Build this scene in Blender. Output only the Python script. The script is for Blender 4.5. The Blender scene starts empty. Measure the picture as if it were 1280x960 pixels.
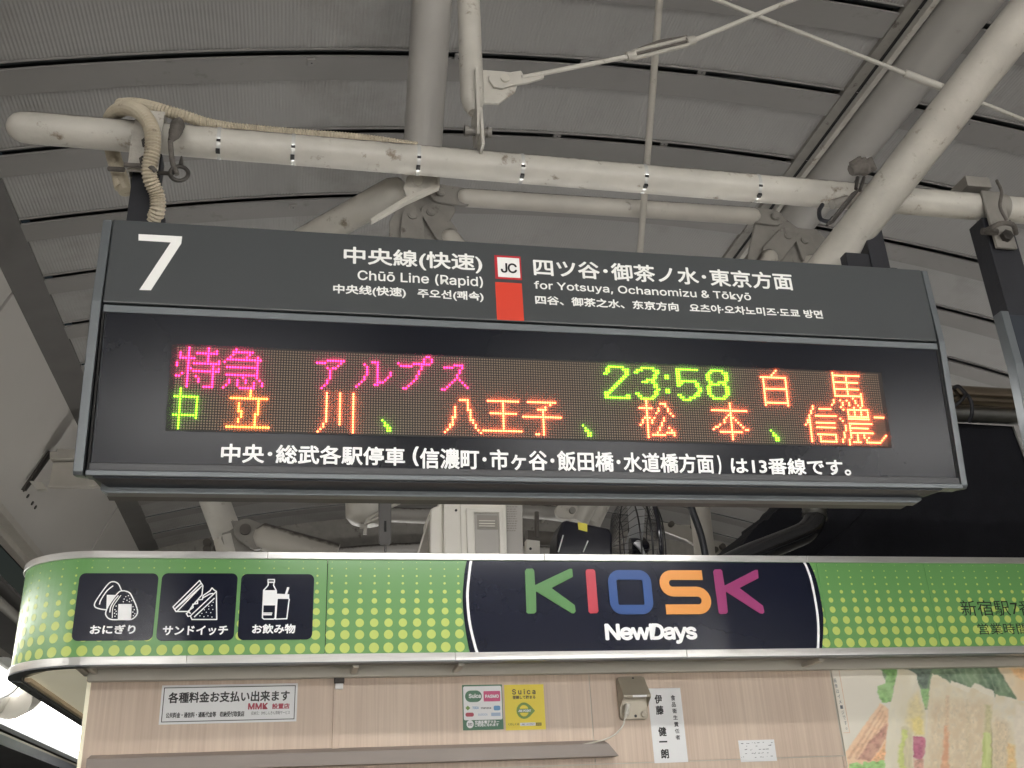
import bpy, bmesh, math, random
from mathutils import Vector, Matrix
random.seed(7)
S = bpy.context.scene
C = S.collection

# ------------------------------------------------------------------ camera, sky, light
FPX, CX, CY = 1272.0, 640.0, 480.0            # focal length and centre for a 1280 px wide frame
CAM = Vector((0, 0, 1.55))
R3 = [[0.97979376, 0.04005446, 0.19595875], [-0.19480727, 0.41313125, 0.88959131], [-0.04532458, -0.90979020, 0.41258632]]
cam_d = bpy.data.cameras.new('camera'); cam = bpy.data.objects.new('camera', cam_d); C.objects.link(cam)
cam_d.sensor_width = 36; cam_d.lens = 36 * FPX / 1280; cam_d.clip_start = 0.05; cam_d.clip_end = 2000
cam.matrix_world = Matrix(((R3[0][0], -R3[0][1], -R3[0][2], CAM.x), (R3[1][0], -R3[1][1], -R3[1][2], CAM.y), (R3[2][0], -R3[2][1], -R3[2][2], CAM.z), (0, 0, 0, 1)))
S.camera = cam
W = bpy.data.worlds.new('World'); S.world = W; W.use_nodes = True
wn = W.node_tree.nodes; wl = W.node_tree.links
sky = wn.new('ShaderNodeTexSky'); sky.sky_type = 'NISHITA'; sky.sun_disc = False
sky.sun_elevation = math.radians(2); sky.sun_rotation = math.radians(-75)
wl.new(sky.outputs[0], wn['Background'].inputs[0]); wn['Background'].inputs[1].default_value = 0.02
sun_d = bpy.data.lights.new('sun', 'SUN'); sun_d.energy = 0.03; sun_d.angle = math.radians(12); sun_d.color = (1, .95, .86)
sun = bpy.data.objects.new('sun', sun_d); C.objects.link(sun); sun.rotation_euler = (math.radians(88), 0, math.radians(-105))
S.view_settings.view_transform = 'Standard'; S.view_settings.look = 'None'; S.view_settings.gamma = 1
S.view_settings.exposure = 0.1
S.cycles.use_denoising = True
S.cycles.max_bounces = 7; S.cycles.diffuse_bounces = 4

# ------------------------------------------------------------------ geometry helpers
def ray(u, v):
    d = ((u - CX) / FPX, (v - CY) / FPX, 1.0)
    return Vector([sum(R3[i][k] * d[k] for k in range(3)) for i in range(3)])
def at(u, v, Y):                                # the point at depth Y seen at (u, v) of the photograph
    d = ray(u, v); return CAM + d * (Y / d.y)
def atz(u, v, Z):
    d = ray(u, v); return CAM + d * ((Z - CAM.z) / d.z)
class Plane:
    def __init__(s, o, ux, uy):
        s.o = Vector(o); s.ux = Vector(ux).normalized(); uy = Vector(uy); s.uy = (uy - s.ux * uy.dot(s.ux)).normalized()
        s.n = s.ux.cross(s.uy)                  # points at the viewer
    def loc(s, u, v):
        d = ray(u, v); p = CAM + d * ((s.o - CAM).dot(s.n) / d.dot(s.n)) - s.o
        return (p.dot(s.ux), p.dot(s.uy))
    def P(s, x, y, h=0): return s.o + s.ux * x + s.uy * y + s.n * h
def vert(Y, x0=0, z0=0): return Plane((x0, Y, z0), (1, 0, 0), (0, 0, 1))

class MB:
    def __init__(s): s.v = []; s.f = []; s.m = []; s.s = []; s.uv = None
    def add(s, vs, fs, m=0, sm=False):
        b = len(s.v); s.v += [Vector(x) for x in vs]
        for f in fs: s.f.append([b + i for i in f]); s.m.append(m); s.s.append(sm)
    def box(s, a, b, m=0):
        x0, y0, z0 = a; x1, y1, z1 = b
        s.add([(x, y, z) for z in (z0, z1) for y in (y0, y1) for x in (x0, x1)],
              [(0, 2, 3, 1), (4, 5, 7, 6), (0, 1, 5, 4), (2, 6, 7, 3), (0, 4, 6, 2), (1, 3, 7, 5)], m)
    def pbox(s, pl, x0, y0, x1, y1, h0, h1, m=0):
        s.prism(pl, [(x0, y0), (x1, y0), (x1, y1), (x0, y1)], h0, h1, m)
    def prism(s, pl, pts, h0, h1, m=0, sm=False):
        a = sum(pts[i][0] * pts[(i + 1) % len(pts)][1] - pts[(i + 1) % len(pts)][0] * pts[i][1] for i in range(len(pts)))
        if a < 0: pts = pts[::-1]
        n = len(pts); vs = [pl.P(x, y, h0) for x, y in pts] + [pl.P(x, y, h1) for x, y in pts]
        s.add(vs, [list(range(n))[::-1], list(range(n, 2 * n))] + [(i, (i + 1) % n, n + (i + 1) % n, n + i) for i in range(n)], m, sm)
    def flat(s, pl, pts, h=0, m=0):
        a = sum(pts[i][0] * pts[(i + 1) % len(pts)][1] - pts[(i + 1) % len(pts)][0] * pts[i][1] for i in range(len(pts)))
        if a < 0: pts = pts[::-1]
        s.add([pl.P(x, y, h) for x, y in pts], [list(range(len(pts)))], m)
    def tube(s, p0, p1, r, n=20, m=0, r1=None, cap=True):
        s.path([p0, p1], [r, r if r1 is None else r1], n, m, cap)
    def path(s, pts, rs, n=12, m=0, cap=True, closed=False):
        pts = [Vector(p) for p in pts]; k = len(pts)
        if not hasattr(rs, '__len__'): rs = [rs] * k
        t = [(pts[min(i + 1, k - 1)] - pts[max(i - 1, 0)]).normalized() for i in range(k)]
        a = t[0].orthogonal().normalized(); vs = []
        for i in range(k):
            a = (a - t[i] * a.dot(t[i])).normalized(); b = t[i].cross(a)
            for j in range(n):
                w = 2 * math.pi * j / n; vs.append(pts[i] + (a * math.cos(w) + b * math.sin(w)) * rs[i])
        fs = [(i * n + j, i * n + (j + 1) % n, (i + 1) * n + (j + 1) % n, (i + 1) * n + j) for i in range(k - 1) for j in range(n)]
        s.add(vs, fs, m, True)
        if cap:
            s.add(vs[:n], [list(range(n))[::-1]], m); s.add(vs[-n:], [list(range(n))], m)
    def build(s, name, mats, parent=None, bevel=0, label=None, cat=None, group=None, kind=None, seg=2, uv=None):
        me = bpy.data.meshes.new(name)
        o = bpy.data.objects.new(name, me); C.objects.link(o)
        off = Vector((0, 0, 0)); q = parent
        while q: off += q.location; q = q.parent
        if parent is None and cat:
            xs = [min(p[i] for p in s.v) for i in range(3)]; xe = [max(p[i] for p in s.v) for i in range(3)]
            off = Vector(((xs[0] + xe[0]) / 2, (xs[1] + xe[1]) / 2, xs[2])); o.location = off
        me.from_pydata([p - off for p in s.v], [], s.f)
        if not isinstance(mats, (list, tuple)): mats = [mats]
        for m in mats: me.materials.append(m)
        me.polygons.foreach_set('material_index', s.m); me.polygons.foreach_set('use_smooth', s.s)
        if uv:
            L = me.uv_layers.new(name='uv')
            for lp in me.loops: L.data[lp.index].uv = uv[lp.vertex_index]
        me.validate(); me.update()
        if parent: o.parent = parent
        if bevel:
            b = o.modifiers.new('bevel', 'BEVEL'); b.width = bevel; b.segments = seg; b.limit_method = 'ANGLE'; b.angle_limit = math.radians(40)
        tag(o, label, cat, group, kind); return o
def tag(o, label=None, cat=None, group=None, kind=None):
    for k, v in (('label', label), ('category', cat), ('group', group), ('kind', kind)):
        if v: o[k] = v
    return o
def thing(name, label, cat, loc=(0, 0, 0), group=None, kind=None):
    o = bpy.data.objects.new(name, None); C.objects.link(o); o.location = loc; o.empty_display_size = .1
    return tag(o, label, cat, group, kind)
def copy_tree(o, parent=None, off=(0, 0, 0)):
    c = o.copy(); C.objects.link(c); c.parent = parent
    if parent is None: c.location = o.location + Vector(off)
    for ch in [x for x in S.objects if x.parent == o]: copy_tree(ch, c)
    return c

# ------------------------------------------------------------------ materials
def mat(name, col, rough=.5, metal=0, noise=0, nscale=6, bump=0, bscale=60, emit=None, es=0, spec=.5, stretch=None, dirt=None, dscale=3, dth=.6, coat=0, dust=None):
    m = bpy.data.materials.new(name); m.use_nodes = True
    nt = m.node_tree; N = nt.nodes; L = nt.links; B = N['Principled BSDF']
    B.inputs['Roughness'].default_value = rough; B.inputs['Metallic'].default_value = metal
    B.inputs['Specular IOR Level'].default_value = spec; B.inputs['Coat Weight'].default_value = coat; B.inputs['Coat Roughness'].default_value = .32
    c4 = (*col, 1); B.inputs['Base Color'].default_value = c4
    tc = N.new('ShaderNodeTexCoord'); src = tc.outputs['Object']
    if stretch:
        mp = N.new('ShaderNodeMapping'); mp.inputs['Scale'].default_value = stretch; L.new(src, mp.inputs[0]); src = mp.outputs[0]
    out = None
    if noise:
        n = N.new('ShaderNodeTexNoise'); n.inputs['Scale'].default_value = nscale; n.inputs['Detail'].default_value = 6; L.new(src, n.inputs[0])
        mx = N.new('ShaderNodeMix'); mx.data_type = 'RGBA'; L.new(n.outputs[0], mx.inputs[0])
        mx.inputs[6].default_value = (*[x * (1 - noise) for x in col], 1); mx.inputs[7].default_value = (*[min(1, x * (1 + noise)) for x in col], 1)
        out = mx.outputs[2]
    if dirt:
        n = N.new('ShaderNodeTexNoise'); n.inputs['Scale'].default_value = dscale; n.inputs['Detail'].default_value = 8; n.inputs['Roughness'].default_value = .65
        L.new(tc.outputs['Object'], n.inputs[0])
        rp = N.new('ShaderNodeMapRange'); rp.inputs[1].default_value = dth; rp.inputs[2].default_value = dth + .11; L.new(n.outputs[0], rp.inputs[0])
        mx = N.new('ShaderNodeMix'); mx.data_type = 'RGBA'; L.new(rp.outputs[0], mx.inputs[0])
        if out: L.new(out, mx.inputs[6])
        else: mx.inputs[6].default_value = c4
        mx.inputs[7].default_value = (*dirt, 1); out = mx.outputs[2]
    if dust:                                    # soot lying on upward faces
        g = N.new('ShaderNodeNewGeometry'); sp = N.new('ShaderNodeSeparateXYZ'); L.new(g.outputs['Normal'], sp.inputs[0])
        n = N.new('ShaderNodeTexNoise'); n.inputs['Scale'].default_value = 25; n.inputs['Detail'].default_value = 5; L.new(tc.outputs['Object'], n.inputs[0])
        ad = N.new('ShaderNodeMath'); ad.operation = 'MULTIPLY_ADD'; L.new(n.outputs[0], ad.inputs[0]); ad.inputs[1].default_value = .5; L.new(sp.outputs[2], ad.inputs[2])
        rp = N.new('ShaderNodeMapRange'); rp.inputs[1].default_value = .72; rp.inputs[2].default_value = .98; L.new(ad.outputs[0], rp.inputs[0])
        mx = N.new('ShaderNodeMix'); mx.data_type = 'RGBA'; L.new(rp.outputs[0], mx.inputs[0])
        if out: L.new(out, mx.inputs[6])
        else: mx.inputs[6].default_value = c4
        mx.inputs[7].default_value = (*dust, 1); out = mx.outputs[2]
    if out: L.new(out, B.inputs['Base Color'])
    if bump:
        n = N.new('ShaderNodeTexNoise'); n.inputs['Scale'].default_value = bscale; n.inputs['Detail'].default_value = 4; L.new(src, n.inputs[0])
        b = N.new('ShaderNodeBump'); b.inputs['Strength'].default_value = bump; b.inputs['Distance'].default_value = .005
        L.new(n.outputs[0], b.inputs['Height']); L.new(b.outputs[0], B.inputs['Normal'])
    if emit:
        B.inputs['Emission Color'].default_value = (*emit, 1); B.inputs['Emission Strength'].default_value = es
    return m
M = dict(
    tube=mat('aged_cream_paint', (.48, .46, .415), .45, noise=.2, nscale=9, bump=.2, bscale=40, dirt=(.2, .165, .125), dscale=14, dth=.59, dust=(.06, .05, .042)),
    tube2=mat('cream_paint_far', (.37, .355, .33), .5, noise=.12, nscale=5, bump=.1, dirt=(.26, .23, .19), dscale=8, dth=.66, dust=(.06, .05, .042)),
    rustpaint=mat('chipped_cream_paint', (.47, .45, .405), .45, noise=.26, nscale=7, bump=.3, bscale=45, dirt=(.17, .13, .09), dscale=15, dth=.60, dust=(.06, .05, .042)),
    roof=mat('roof_sheet', (.29, .283, .272), .55, noise=.14, nscale=1.1, bump=.05, dirt=(.245, .236, .224), dscale=1.6, dth=.55),
    flash=mat('roof_flashing', (.215, .206, .197), .6, noise=.15, nscale=2.5, dirt=(.15, .14, .13), dscale=5, dth=.6),
    rail=mat('dark_rail', (.055, .062, .066), .5, noise=.3, nscale=20),
    gusset=mat('grey_gusset_paint', (.21, .198, .178), .55, noise=.25, nscale=14, bump=.3, bscale=50, dirt=(.07, .055, .045), dscale=11, dth=.6),
    beam=mat('beam_paint', (.44, .415, .37), .5, noise=.15, nscale=7, dirt=(.12, .1, .08), dscale=9, dth=.64, dust=(.06, .05, .042)),
    beamdark=mat('sooty_beam', (.10, .09, .08), .7, noise=.3, nscale=9),
    valance=mat('valance_panel', (.48, .46, .43), .42, noise=.07, nscale=1.5, bump=.04, bscale=8),
    seam=mat('seam_black', (.01, .01, .01), .8),
    black=mat('black_paint', (.012, .013, .018), .55, noise=.3, nscale=10, bump=.25, bscale=80),
    blackmatt=mat('black_rough_cloth', (.012, .0125, .017), .85, noise=.3, nscale=12, bump=.9, bscale=120, spec=.25),
    signgrey=mat('sign_grey_sheet', (.060, .066, .070), .34, noise=.1, nscale=2.5, bump=.04, bscale=5, spec=.6),
    signglass=mat('dark_glass', (.004, .005, .010), .24, noise=.2, nscale=3, spec=.22),
    signframe=mat('sign_frame_grey', (.13, .145, .155), .4, metal=.3, noise=.15, nscale=8),
    signtray=mat('sign_tray_navy', (.018, .024, .034), .45, noise=.25, nscale=4),
    white=mat('white_print', (.86, .86, .83), .6, emit=(1, .98, .93), es=0.12),
    whitebright=mat('backlit_white_print', (.85, .85, .85), .6, emit=(1, 1, .98), es=.25),
    whiteflat=mat('white_vinyl', (.82, .82, .82), .5),
    red=mat('line_red', (.62, .045, .02), .5, emit=(.9, .06, .02), es=.08),
    darkred=mat('badge_red', (.38, .012, .012), .5, emit=(.62, .04, .08), es=0.2),
    ink=mat('ink_black', (.008, .008, .01), .5),
    steel=mat('stainless', (.72, .71, .69), .28, metal=.55, noise=.12, nscale=14, bump=.06, bscale=25, stretch=(1, 1, 12)),
    bright=mat('bright_steel', (.8, .8, .78), .25, metal=.45, noise=.1, nscale=30, bump=.3, bscale=20),
    pipechrome=mat('tarnished_chrome', (.42, .35, .27), .22, metal=1, noise=.3, nscale=12, stretch=(.3, 1, 1)),
    pipedull=mat('dull_steel', (.22, .22, .21), .4, metal=1, noise=.4, nscale=9),
    duct=mat('glossy_black_duct', (.015, .015, .018), .12, noise=.2, nscale=9, spec=.8),
    hose=mat('ribbed_hose', (.42, .37, .28), .55, noise=.25, nscale=18, dirt=(.2, .17, .13), dscale=30, dth=.6),
    bolt=mat('dark_bolt', (.07, .065, .06), .5, metal=.6, noise=.3, nscale=40),
    dirtybr=mat('scuffed_bracket', (.40, .38, .34), .5, noise=.3, nscale=30, bump=.4, bscale=90, dirt=(.14, .12, .1), dscale=30, dth=.62),
    rope=mat('grimy_strap', (.10, .09, .08), .85, noise=.4, nscale=50, bump=.8, bscale=90),
    green=mat('fascia_green', (.082, .19, .06), .30, emit=(.11, .27, .08), es=0.42, noise=.06, nscale=1.5, bump=.02, bscale=4, spec=.5, coat=.5),  # weak glow added to the colour to lift the fascia out of shade
    dot=mat('dot_print', (.42, .50, .13), .33, emit=(.52, .62, .13), es=0.2),  # carries the same added glow as the green
    navy=mat('fascia_navy', (.008, .010, .024), .22, noise=.15, nscale=3, bump=.02, bscale=5),
    kgreen=mat('k_green', (.075, .20, .06), .4, emit=(.075, .2, .06), es=.15), kred=mat('k_red', (.42, .035, .055), .4, emit=(.42, .035, .055), es=.15), kblue=mat('k_blue', (.014, .06, .22), .4, emit=(.014, .06, .22), es=.15),  # letter colours share the glow added to the fascia
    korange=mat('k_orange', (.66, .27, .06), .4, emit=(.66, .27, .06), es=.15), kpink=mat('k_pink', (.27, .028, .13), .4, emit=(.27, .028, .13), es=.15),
    frame=mat('soffit_frame', (.50, .48, .42), .45, noise=.1, nscale=6),
    soffit=mat('soffit_sheet', (.42, .40, .36), .5, noise=.12, nscale=4),
    cream=mat('cream_sheet', (.80, .76, .58), .35, emit=(1, .93, .7), es=.22, noise=.12, nscale=3),  # faint glow added to brighten the corner soffit and bead
    fascwhite=mat('fascia_white_added_glow', (.82, .82, .82), .5, emit=(1, 1, 1), es=.18),  # glow added to the white print of the fascia
    floor=mat('platform_concrete', (.36, .345, .32), .6, noise=.15, nscale=1.2, bump=.2, bscale=12),
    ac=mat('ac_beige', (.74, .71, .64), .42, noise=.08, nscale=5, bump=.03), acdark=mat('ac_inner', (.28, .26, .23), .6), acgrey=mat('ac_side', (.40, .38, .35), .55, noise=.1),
    plasticblack=mat('gloss_black_plastic', (.008, .008, .014), .15, spec=.6),
    wire=mat('fan_wire', (.03, .03, .032), .35, metal=.5), yellow=mat('yellow_tag', (.62, .55, .05), .5),
    blade=mat('fan_blade', (.42, .43, .44), .3, metal=.3, noise=.3),
    trackdark=mat('train_roof', (.16, .17, .19), .5, noise=.4, nscale=3), trackbeige=mat('track_beam', (.5, .47, .38), .5, noise=.1),
    paper=mat('paper_white', (.78, .79, .80), .55, noise=.03, nscale=8), papergrey=mat('paper_grey', (.62, .66, .64), .5, noise=.05, nscale=8),
    cardgreen=mat('card_green', (.03, .13, .065), .45), cardyellow=mat('card_yellow', (.75, .60, .03), .45), cardpink=mat('card_pink', (.52, .05, .17), .45),
    cardblue=mat('card_blue', (.1, .28, .52), .45), cardpale=mat('card_pale', (.35, .45, .6), .45), cardred=mat('card_red', (.35, .03, .06), .45), cardolive=mat('card_olive', (.13, .24, .03), .45),
    device=mat('champagne_plastic', (.36, .325, .26), .35, metal=.25, noise=.06, nscale=20), cable=mat('white_cable', (.62, .6, .54), .45),
    posterbase=mat('poster_cream', (.76, .71, .60), .4, noise=.03, nscale=3),
    bread=mat('poster_bread', (.80, .73, .57), .4, noise=.12, nscale=30, dirt=(.74, .62, .42), dscale=7, dth=.5), crust=mat('poster_crust', (.74, .50, .32), .4, noise=.3, nscale=22, dirt=(.62, .34, .17), dscale=12, dth=.5),
    lettuce=mat('poster_lettuce', (.38, .58, .20), .4, noise=.4, nscale=14), lettucedark=mat('poster_lettuce_dark', (.14, .22, .12), .4, noise=.6, nscale=16, dirt=(.32, .42, .26), dscale=11, dth=.55),
    ham=mat('poster_ham', (.62, .22, .25), .4, noise=.3, nscale=20), egg=mat('poster_egg', (.80, .66, .22), .4, noise=.2, nscale=16), tomato=mat('poster_salmon', (.78, .36, .18), .4, noise=.25, nscale=16), breadshade=mat('poster_bread_inner', (.76, .66, .48), .4, noise=.14, nscale=60, dirt=(.64, .46, .27), dscale=55, dth=.56),
    lampglow=mat('lamp_diffuser', (.9, .9, .9), .5, emit=(1, .97, .92), es=7),
    tubeglow=mat('added_glow_pillars', (.9, .9, .9), .5, emit=(1, .975, .94), es=66),  # glow of the light pillars added behind the viewer
    tubeback=mat('added_glow_back', (.9, .9, .9), .5, emit=(1, .975, .94), es=30),  # glow of the light added behind the sign
    tubehigh=mat('added_glow_high', (.9, .9, .9), .5, emit=(1, .975, .94), es=115),  # glow of the overhead lights added behind the viewer
    tubeglow2=mat('added_glow_far', (.9, .9, .9), .5, emit=(1, .975, .94), es=55),  # glow of the lights added behind the kiosk
    soot=mat('sooty_angle', (.11, .105, .10), .6, noise=.2, nscale=5),
)
def wood():
    m = bpy.data.materials.new('wood_laminate'); m.use_nodes = True; N = m.node_tree.nodes; L = m.node_tree.links; B = N['Principled BSDF']
    tc = N.new('ShaderNodeTexCoord'); mp = N.new('ShaderNodeMapping'); mp.inputs['Scale'].default_value = (120, 120, 2.2); L.new(tc.outputs['Object'], mp.inputs[0])
    n = N.new('ShaderNodeTexNoise'); n.inputs['Scale'].default_value = 1; n.inputs['Detail'].default_value = 5; L.new(mp.outputs[0], n.inputs[0])
    mp2 = N.new('ShaderNodeMapping'); mp2.inputs['Scale'].default_value = (9, 9, .5); L.new(tc.outputs['Object'], mp2.inputs[0])
    n2 = N.new('ShaderNodeTexNoise'); n2.inputs['Scale'].default_value = 1; n2.inputs['Detail'].default_value = 2; L.new(mp2.outputs[0], n2.inputs[0])
    ad = N.new('ShaderNodeMath'); ad.operation = 'MULTIPLY_ADD'; L.new(n2.outputs[0], ad.inputs[0]); ad.inputs[1].default_value = .6; L.new(n.outputs[0], ad.inputs[2])
    r = N.new('ShaderNodeValToRGB'); L.new(ad.outputs[0], r.inputs[0])
    e = r.color_ramp.elements; e[0].position = .45; e[0].color = (.475, .365, .285, 1); e[1].position = 1.05; e[1].color = (.60, .485, .385, 1)
    x = e.new(.78); x.color = (.545, .43, .34, 1)
    L.new(r.outputs[0], B.inputs['Base Color']); B.inputs['Roughness'].default_value = .42
    bp = N.new('ShaderNodeBump'); bp.inputs['Strength'].default_value = .08; bp.inputs['Distance'].default_value = .002; L.new(n.outputs[0], bp.inputs['Height']); L.new(bp.outputs[0], B.inputs['Normal'])
    return m
M['wood'] = wood()

# ------------------------------------------------------------------ lettering
_tc = {}
try:                                             # the sans face that ships inside Blender; the built-in one otherwise
    SANS = bpy.data.fonts.load(bpy.utils.system_resource('DATAFILES', path='fonts') + '/Inter.woff2')
except Exception:
    SANS = None
def glyphs(s, off=0.0, space=1.0):
    k = (s, off, space)
    if k in _tc: return _tc[k]
    cu = bpy.data.curves.new('t', 'FONT'); cu.body = s; cu.offset = off; cu.resolution_u = 3; cu.space_character = space; cu.fill_mode = 'BOTH'
    if SANS and all(ord(c) < 0x250 for c in s): cu.font = SANS
    o = bpy.data.objects.new('t', cu); C.objects.link(o)
    dg = bpy.context.evaluated_depsgraph_get(); me = o.evaluated_get(dg).to_mesh()
    vs = [(v.co.x, v.co.y) for v in me.vertices]; fs = [list(p.vertices) for p in me.polygons]
    o.evaluated_get(dg).to_mesh_clear(); bpy.data.objects.remove(o); bpy.data.curves.remove(cu)
    _tc[k] = (vs, fs); return vs, fs
def letters(mb, pl, s, tl, br, h=.0015, off=0.0, m=0, space=1.0, px=True):
    if px: tl = pl.loc(*tl); br = pl.loc(*br)
    vs, fs = glyphs(s, off, space)
    if not vs: return
    x0 = min(v[0] for v in vs); x1 = max(v[0] for v in vs); y0 = min(v[1] for v in vs); y1 = max(v[1] for v in vs)
    sx = (br[0] - tl[0]) / (x1 - x0); sy = (tl[1] - br[1]) / (y1 - y0)
    mb.add([pl.P(tl[0] + (x - x0) * sx, br[1] + (y - y0) * sy, h) for x, y in vs], fs, m)
def text(name, pl, s, tl, br, m, parent, h=.0015, off=0.0, space=1.0, bold=0):
    mb = MB()
    if not bold: letters(mb, pl, s, tl, br, h, 0, 0, space)
    else:                                       # heavier strokes: the same outline laid down round a small circle
        a = pl.loc(*tl); c = pl.loc(*br)
        a = (a[0] + bold, a[1] - bold); c = (c[0] - bold, c[1] + bold)
        for k in range(8):
            w = k * math.pi / 4; ox = bold * math.cos(w); oy = bold * math.sin(w)
            letters(mb, pl, s, (a[0] + ox, a[1] + oy), (c[0] + ox, c[1] + oy), h + k * 4e-5, 0, 0, space, False)
    return mb.build(name, m, parent)
def px(pl, pts, crop=(0, 0, 1)):                # outline measured on the photograph -> coordinates on a real plane
    return [pl.loc(crop[0] + a / crop[2], crop[1] + b / crop[2]) for a, b in pts]
def stroke(mb, pl, pts, w, h, m=0, closed=False):   # flat printed line of width w
    n = len(pts)
    for i in range(n if closed else n - 1):
        a = Vector(pts[i]); b = Vector(pts[(i + 1) % n]); d = b - a
        if d.length < 1e-6: continue
        d.normalize(); q = Vector((-d.y, d.x)) * w / 2; e = d * w * .25
        mb.flat(pl, [tuple(a - e + q), tuple(a - e - q), tuple(b + e - q), tuple(b + e + q)], h + i * 1e-5, m)
def rrect(x0, y0, x1, y1, r, n=5):
    P = []
    for cx, cy, a0 in ((x1 - r, y1 - r, 0), (x0 + r, y1 - r, 90), (x0 + r, y0 + r, 180), (x1 - r, y0 + r, 270)):
        for i in range(n + 1):
            a = math.radians(a0 + 90 * i / n); P.append((cx + r * math.cos(a), cy + r * math.sin(a)))
    return P
def circ(x, y, r, n=16, ry=None): return [(x + r * math.cos(2 * math.pi * i / n), y + (ry or r) * math.sin(2 * math.pi * i / n)) for i in range(n)]
def capsule(a, b, r0, r1, n=10):                # rounded plate outline between two centres
    a = Vector(a); b = Vector(b); t = math.atan2(b.y - a.y, b.x - a.x)
    return [(b.x + r1 * math.cos(t + math.pi * (i / n - .5)), b.y + r1 * math.sin(t + math.pi * (i / n - .5))) for i in range(n + 1)] + \
           [(a.x + r0 * math.cos(t + math.pi * (i / n + .5)), a.y + r0 * math.sin(t + math.pi * (i / n + .5))) for i in range(n + 1)]
def smooth(pts, n=8):                            # Catmull-Rom
    P = [Vector(p) for p in pts]; P = [P[0] * 2 - P[1]] + P + [P[-1] * 2 - P[-2]]; o = []
    for i in range(1, len(P) - 2):
        for k in range(n):
            t = k / n; a, b, c, d = P[i - 1:i + 3]
            o.append(.5 * ((2 * b) + (c - a) * t + (2 * a - 5 * b + 4 * c - d) * t * t + (3 * b - a - 3 * c + d) * t ** 3))
    return o + [P[-2]]

# ------------------------------------------------------------------ ground
g = MB(); g.box((-2.6, -40, -.02), (9, 80, 0)); g.build('platform_floor', M['floor'], kind='structure')
g = MB(); g.box((-400, -400, -1.2), (400, 400, -1.15)); g.build('track_ground', mat('ballast', (.12, .11, .10), .9, noise=.4, nscale=9, bump=.6, bscale=30), kind='structure')

# ------------------------------------------------------------------ vaulted roof
XC, ZC, KV = 1.95, 5.49, .0352
def VZ(x): return ZC - KV * (x - XC) ** 2
Y1, PIT = 4.2, .65
K0, K1 = -9, 14
roof = thing('vaulted_roof', 'low arched platform roof of ribbed warm grey sheets crossed by dark curved rails', 'roof', (0, 0, 4.9), kind='structure')
def arcstrip(x0, x1, ya, yb, dz, th, step=.12, corr=0):
    mb = MB(); n = max(2, int(round((x1 - x0) / step))); vs = []
    for i in range(n + 1):
        x = x0 + (x1 - x0) * i / n; z = VZ(x) + dz + (corr * (1 if i % 2 else 0))
        vs += [(x, ya, z), (x, yb, z), (x, yb, z + th), (x, ya, z + th)]
    fs = []
    for i in range(n):
        a = 4 * i; b = a + 4
        fs += [(a, a + 1, b + 1, b), (a + 3, b + 3, b + 2, a + 2), (a, b, b + 3, a + 3), (a + 1, a + 2, b + 2, b + 1)]
    mb.add(vs, fs); return mb
XL, XR, XE = -1.80, 3.0, 8.0
def series(name, mb, m, ks, sm=False):
    first = mb.build(name, m, roof); out = [first]
    for k in ks[1:]:
        c = first.copy(); C.objects.link(c); c.parent = roof; c.location.y = (k - ks[0]) * PIT; out.append(c)
    return out
ks = list(range(K0, K1))
ya = Y1 + (K0 - 1) * PIT
series('roof_sheet', arcstrip(XL, XR, ya + .19, ya + PIT - .028, 0, .02, .0090, .0016), M['roof'], ks)
series('roof_sheet', arcstrip(XR + .12, XE, ya + .19, ya + PIT - .028, 0, .02, .0090, .0012), M['roof'], ks)
series('flashing_strip', arcstrip(XL, XR, ya + .012, ya + .192, -.016, .012), M['flash'], ks)
series('flashing_strip', arcstrip(XR + .12, XE, ya + .012, ya + .192, -.016, .012), M['flash'], ks)
series('curved_rail', arcstrip(XL - .09, XE, ya - .03, ya + .012, .015, .05), M['rail'], ks)
lip = series('rail_lip', arcstrip(XL - .09, XE, ya - .036, ya - .03, -.010, .03), M['flash'], ks)
# little screw plates bridging the rails
cl = MB(); cl.box((-.022, -.032, -.004), (.022, .014, .010)); cl.add(*(lambda c: ([(c[0] + .005 * math.cos(a), c[1] + .005 * math.sin(a), -.0055) for a in [i * math.pi / 4 for i in range(8)]], [list(range(8))[::-1]]))((0, -.009)), 1)
clip0 = None
for k in ks[9:15]:
    for x in (-1.2 + .13 * (k % 3), -.12 + .2 * (k % 2), 1.15, 2.2, 3.75 + .1 * (k % 2), 4.7):
        if clip0 is None: clip0 = cl.build('rail_clip', [M['flash'], M['ink']], roof); c = clip0
        else: c = clip0.copy(); C.objects.link(c); c.parent = roof
        c.location = (x, Y1 + (k - 1) * PIT, VZ(x))
        c.rotation_euler.y = math.atan(2 * KV * (x - XC))
# edge angle along the left side of the vault
YA, YB = ya - .2, 12.62
e = MB(); e.prism(Plane((0, YB, 0), (1, 0, 0), (0, 0, 1)), [(-1.90, 4.95), (-1.70, 5.005), (-1.70, 5.03), (-1.90, 5.03)], 0, YB - YA); e.build('edge_angle', M['soot'], roof)
e = MB(); e.box((XL - .1, YA, 5.56), (XE, YB, 5.6)); e.build('roof_deck', M['rail'], roof)
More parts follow.
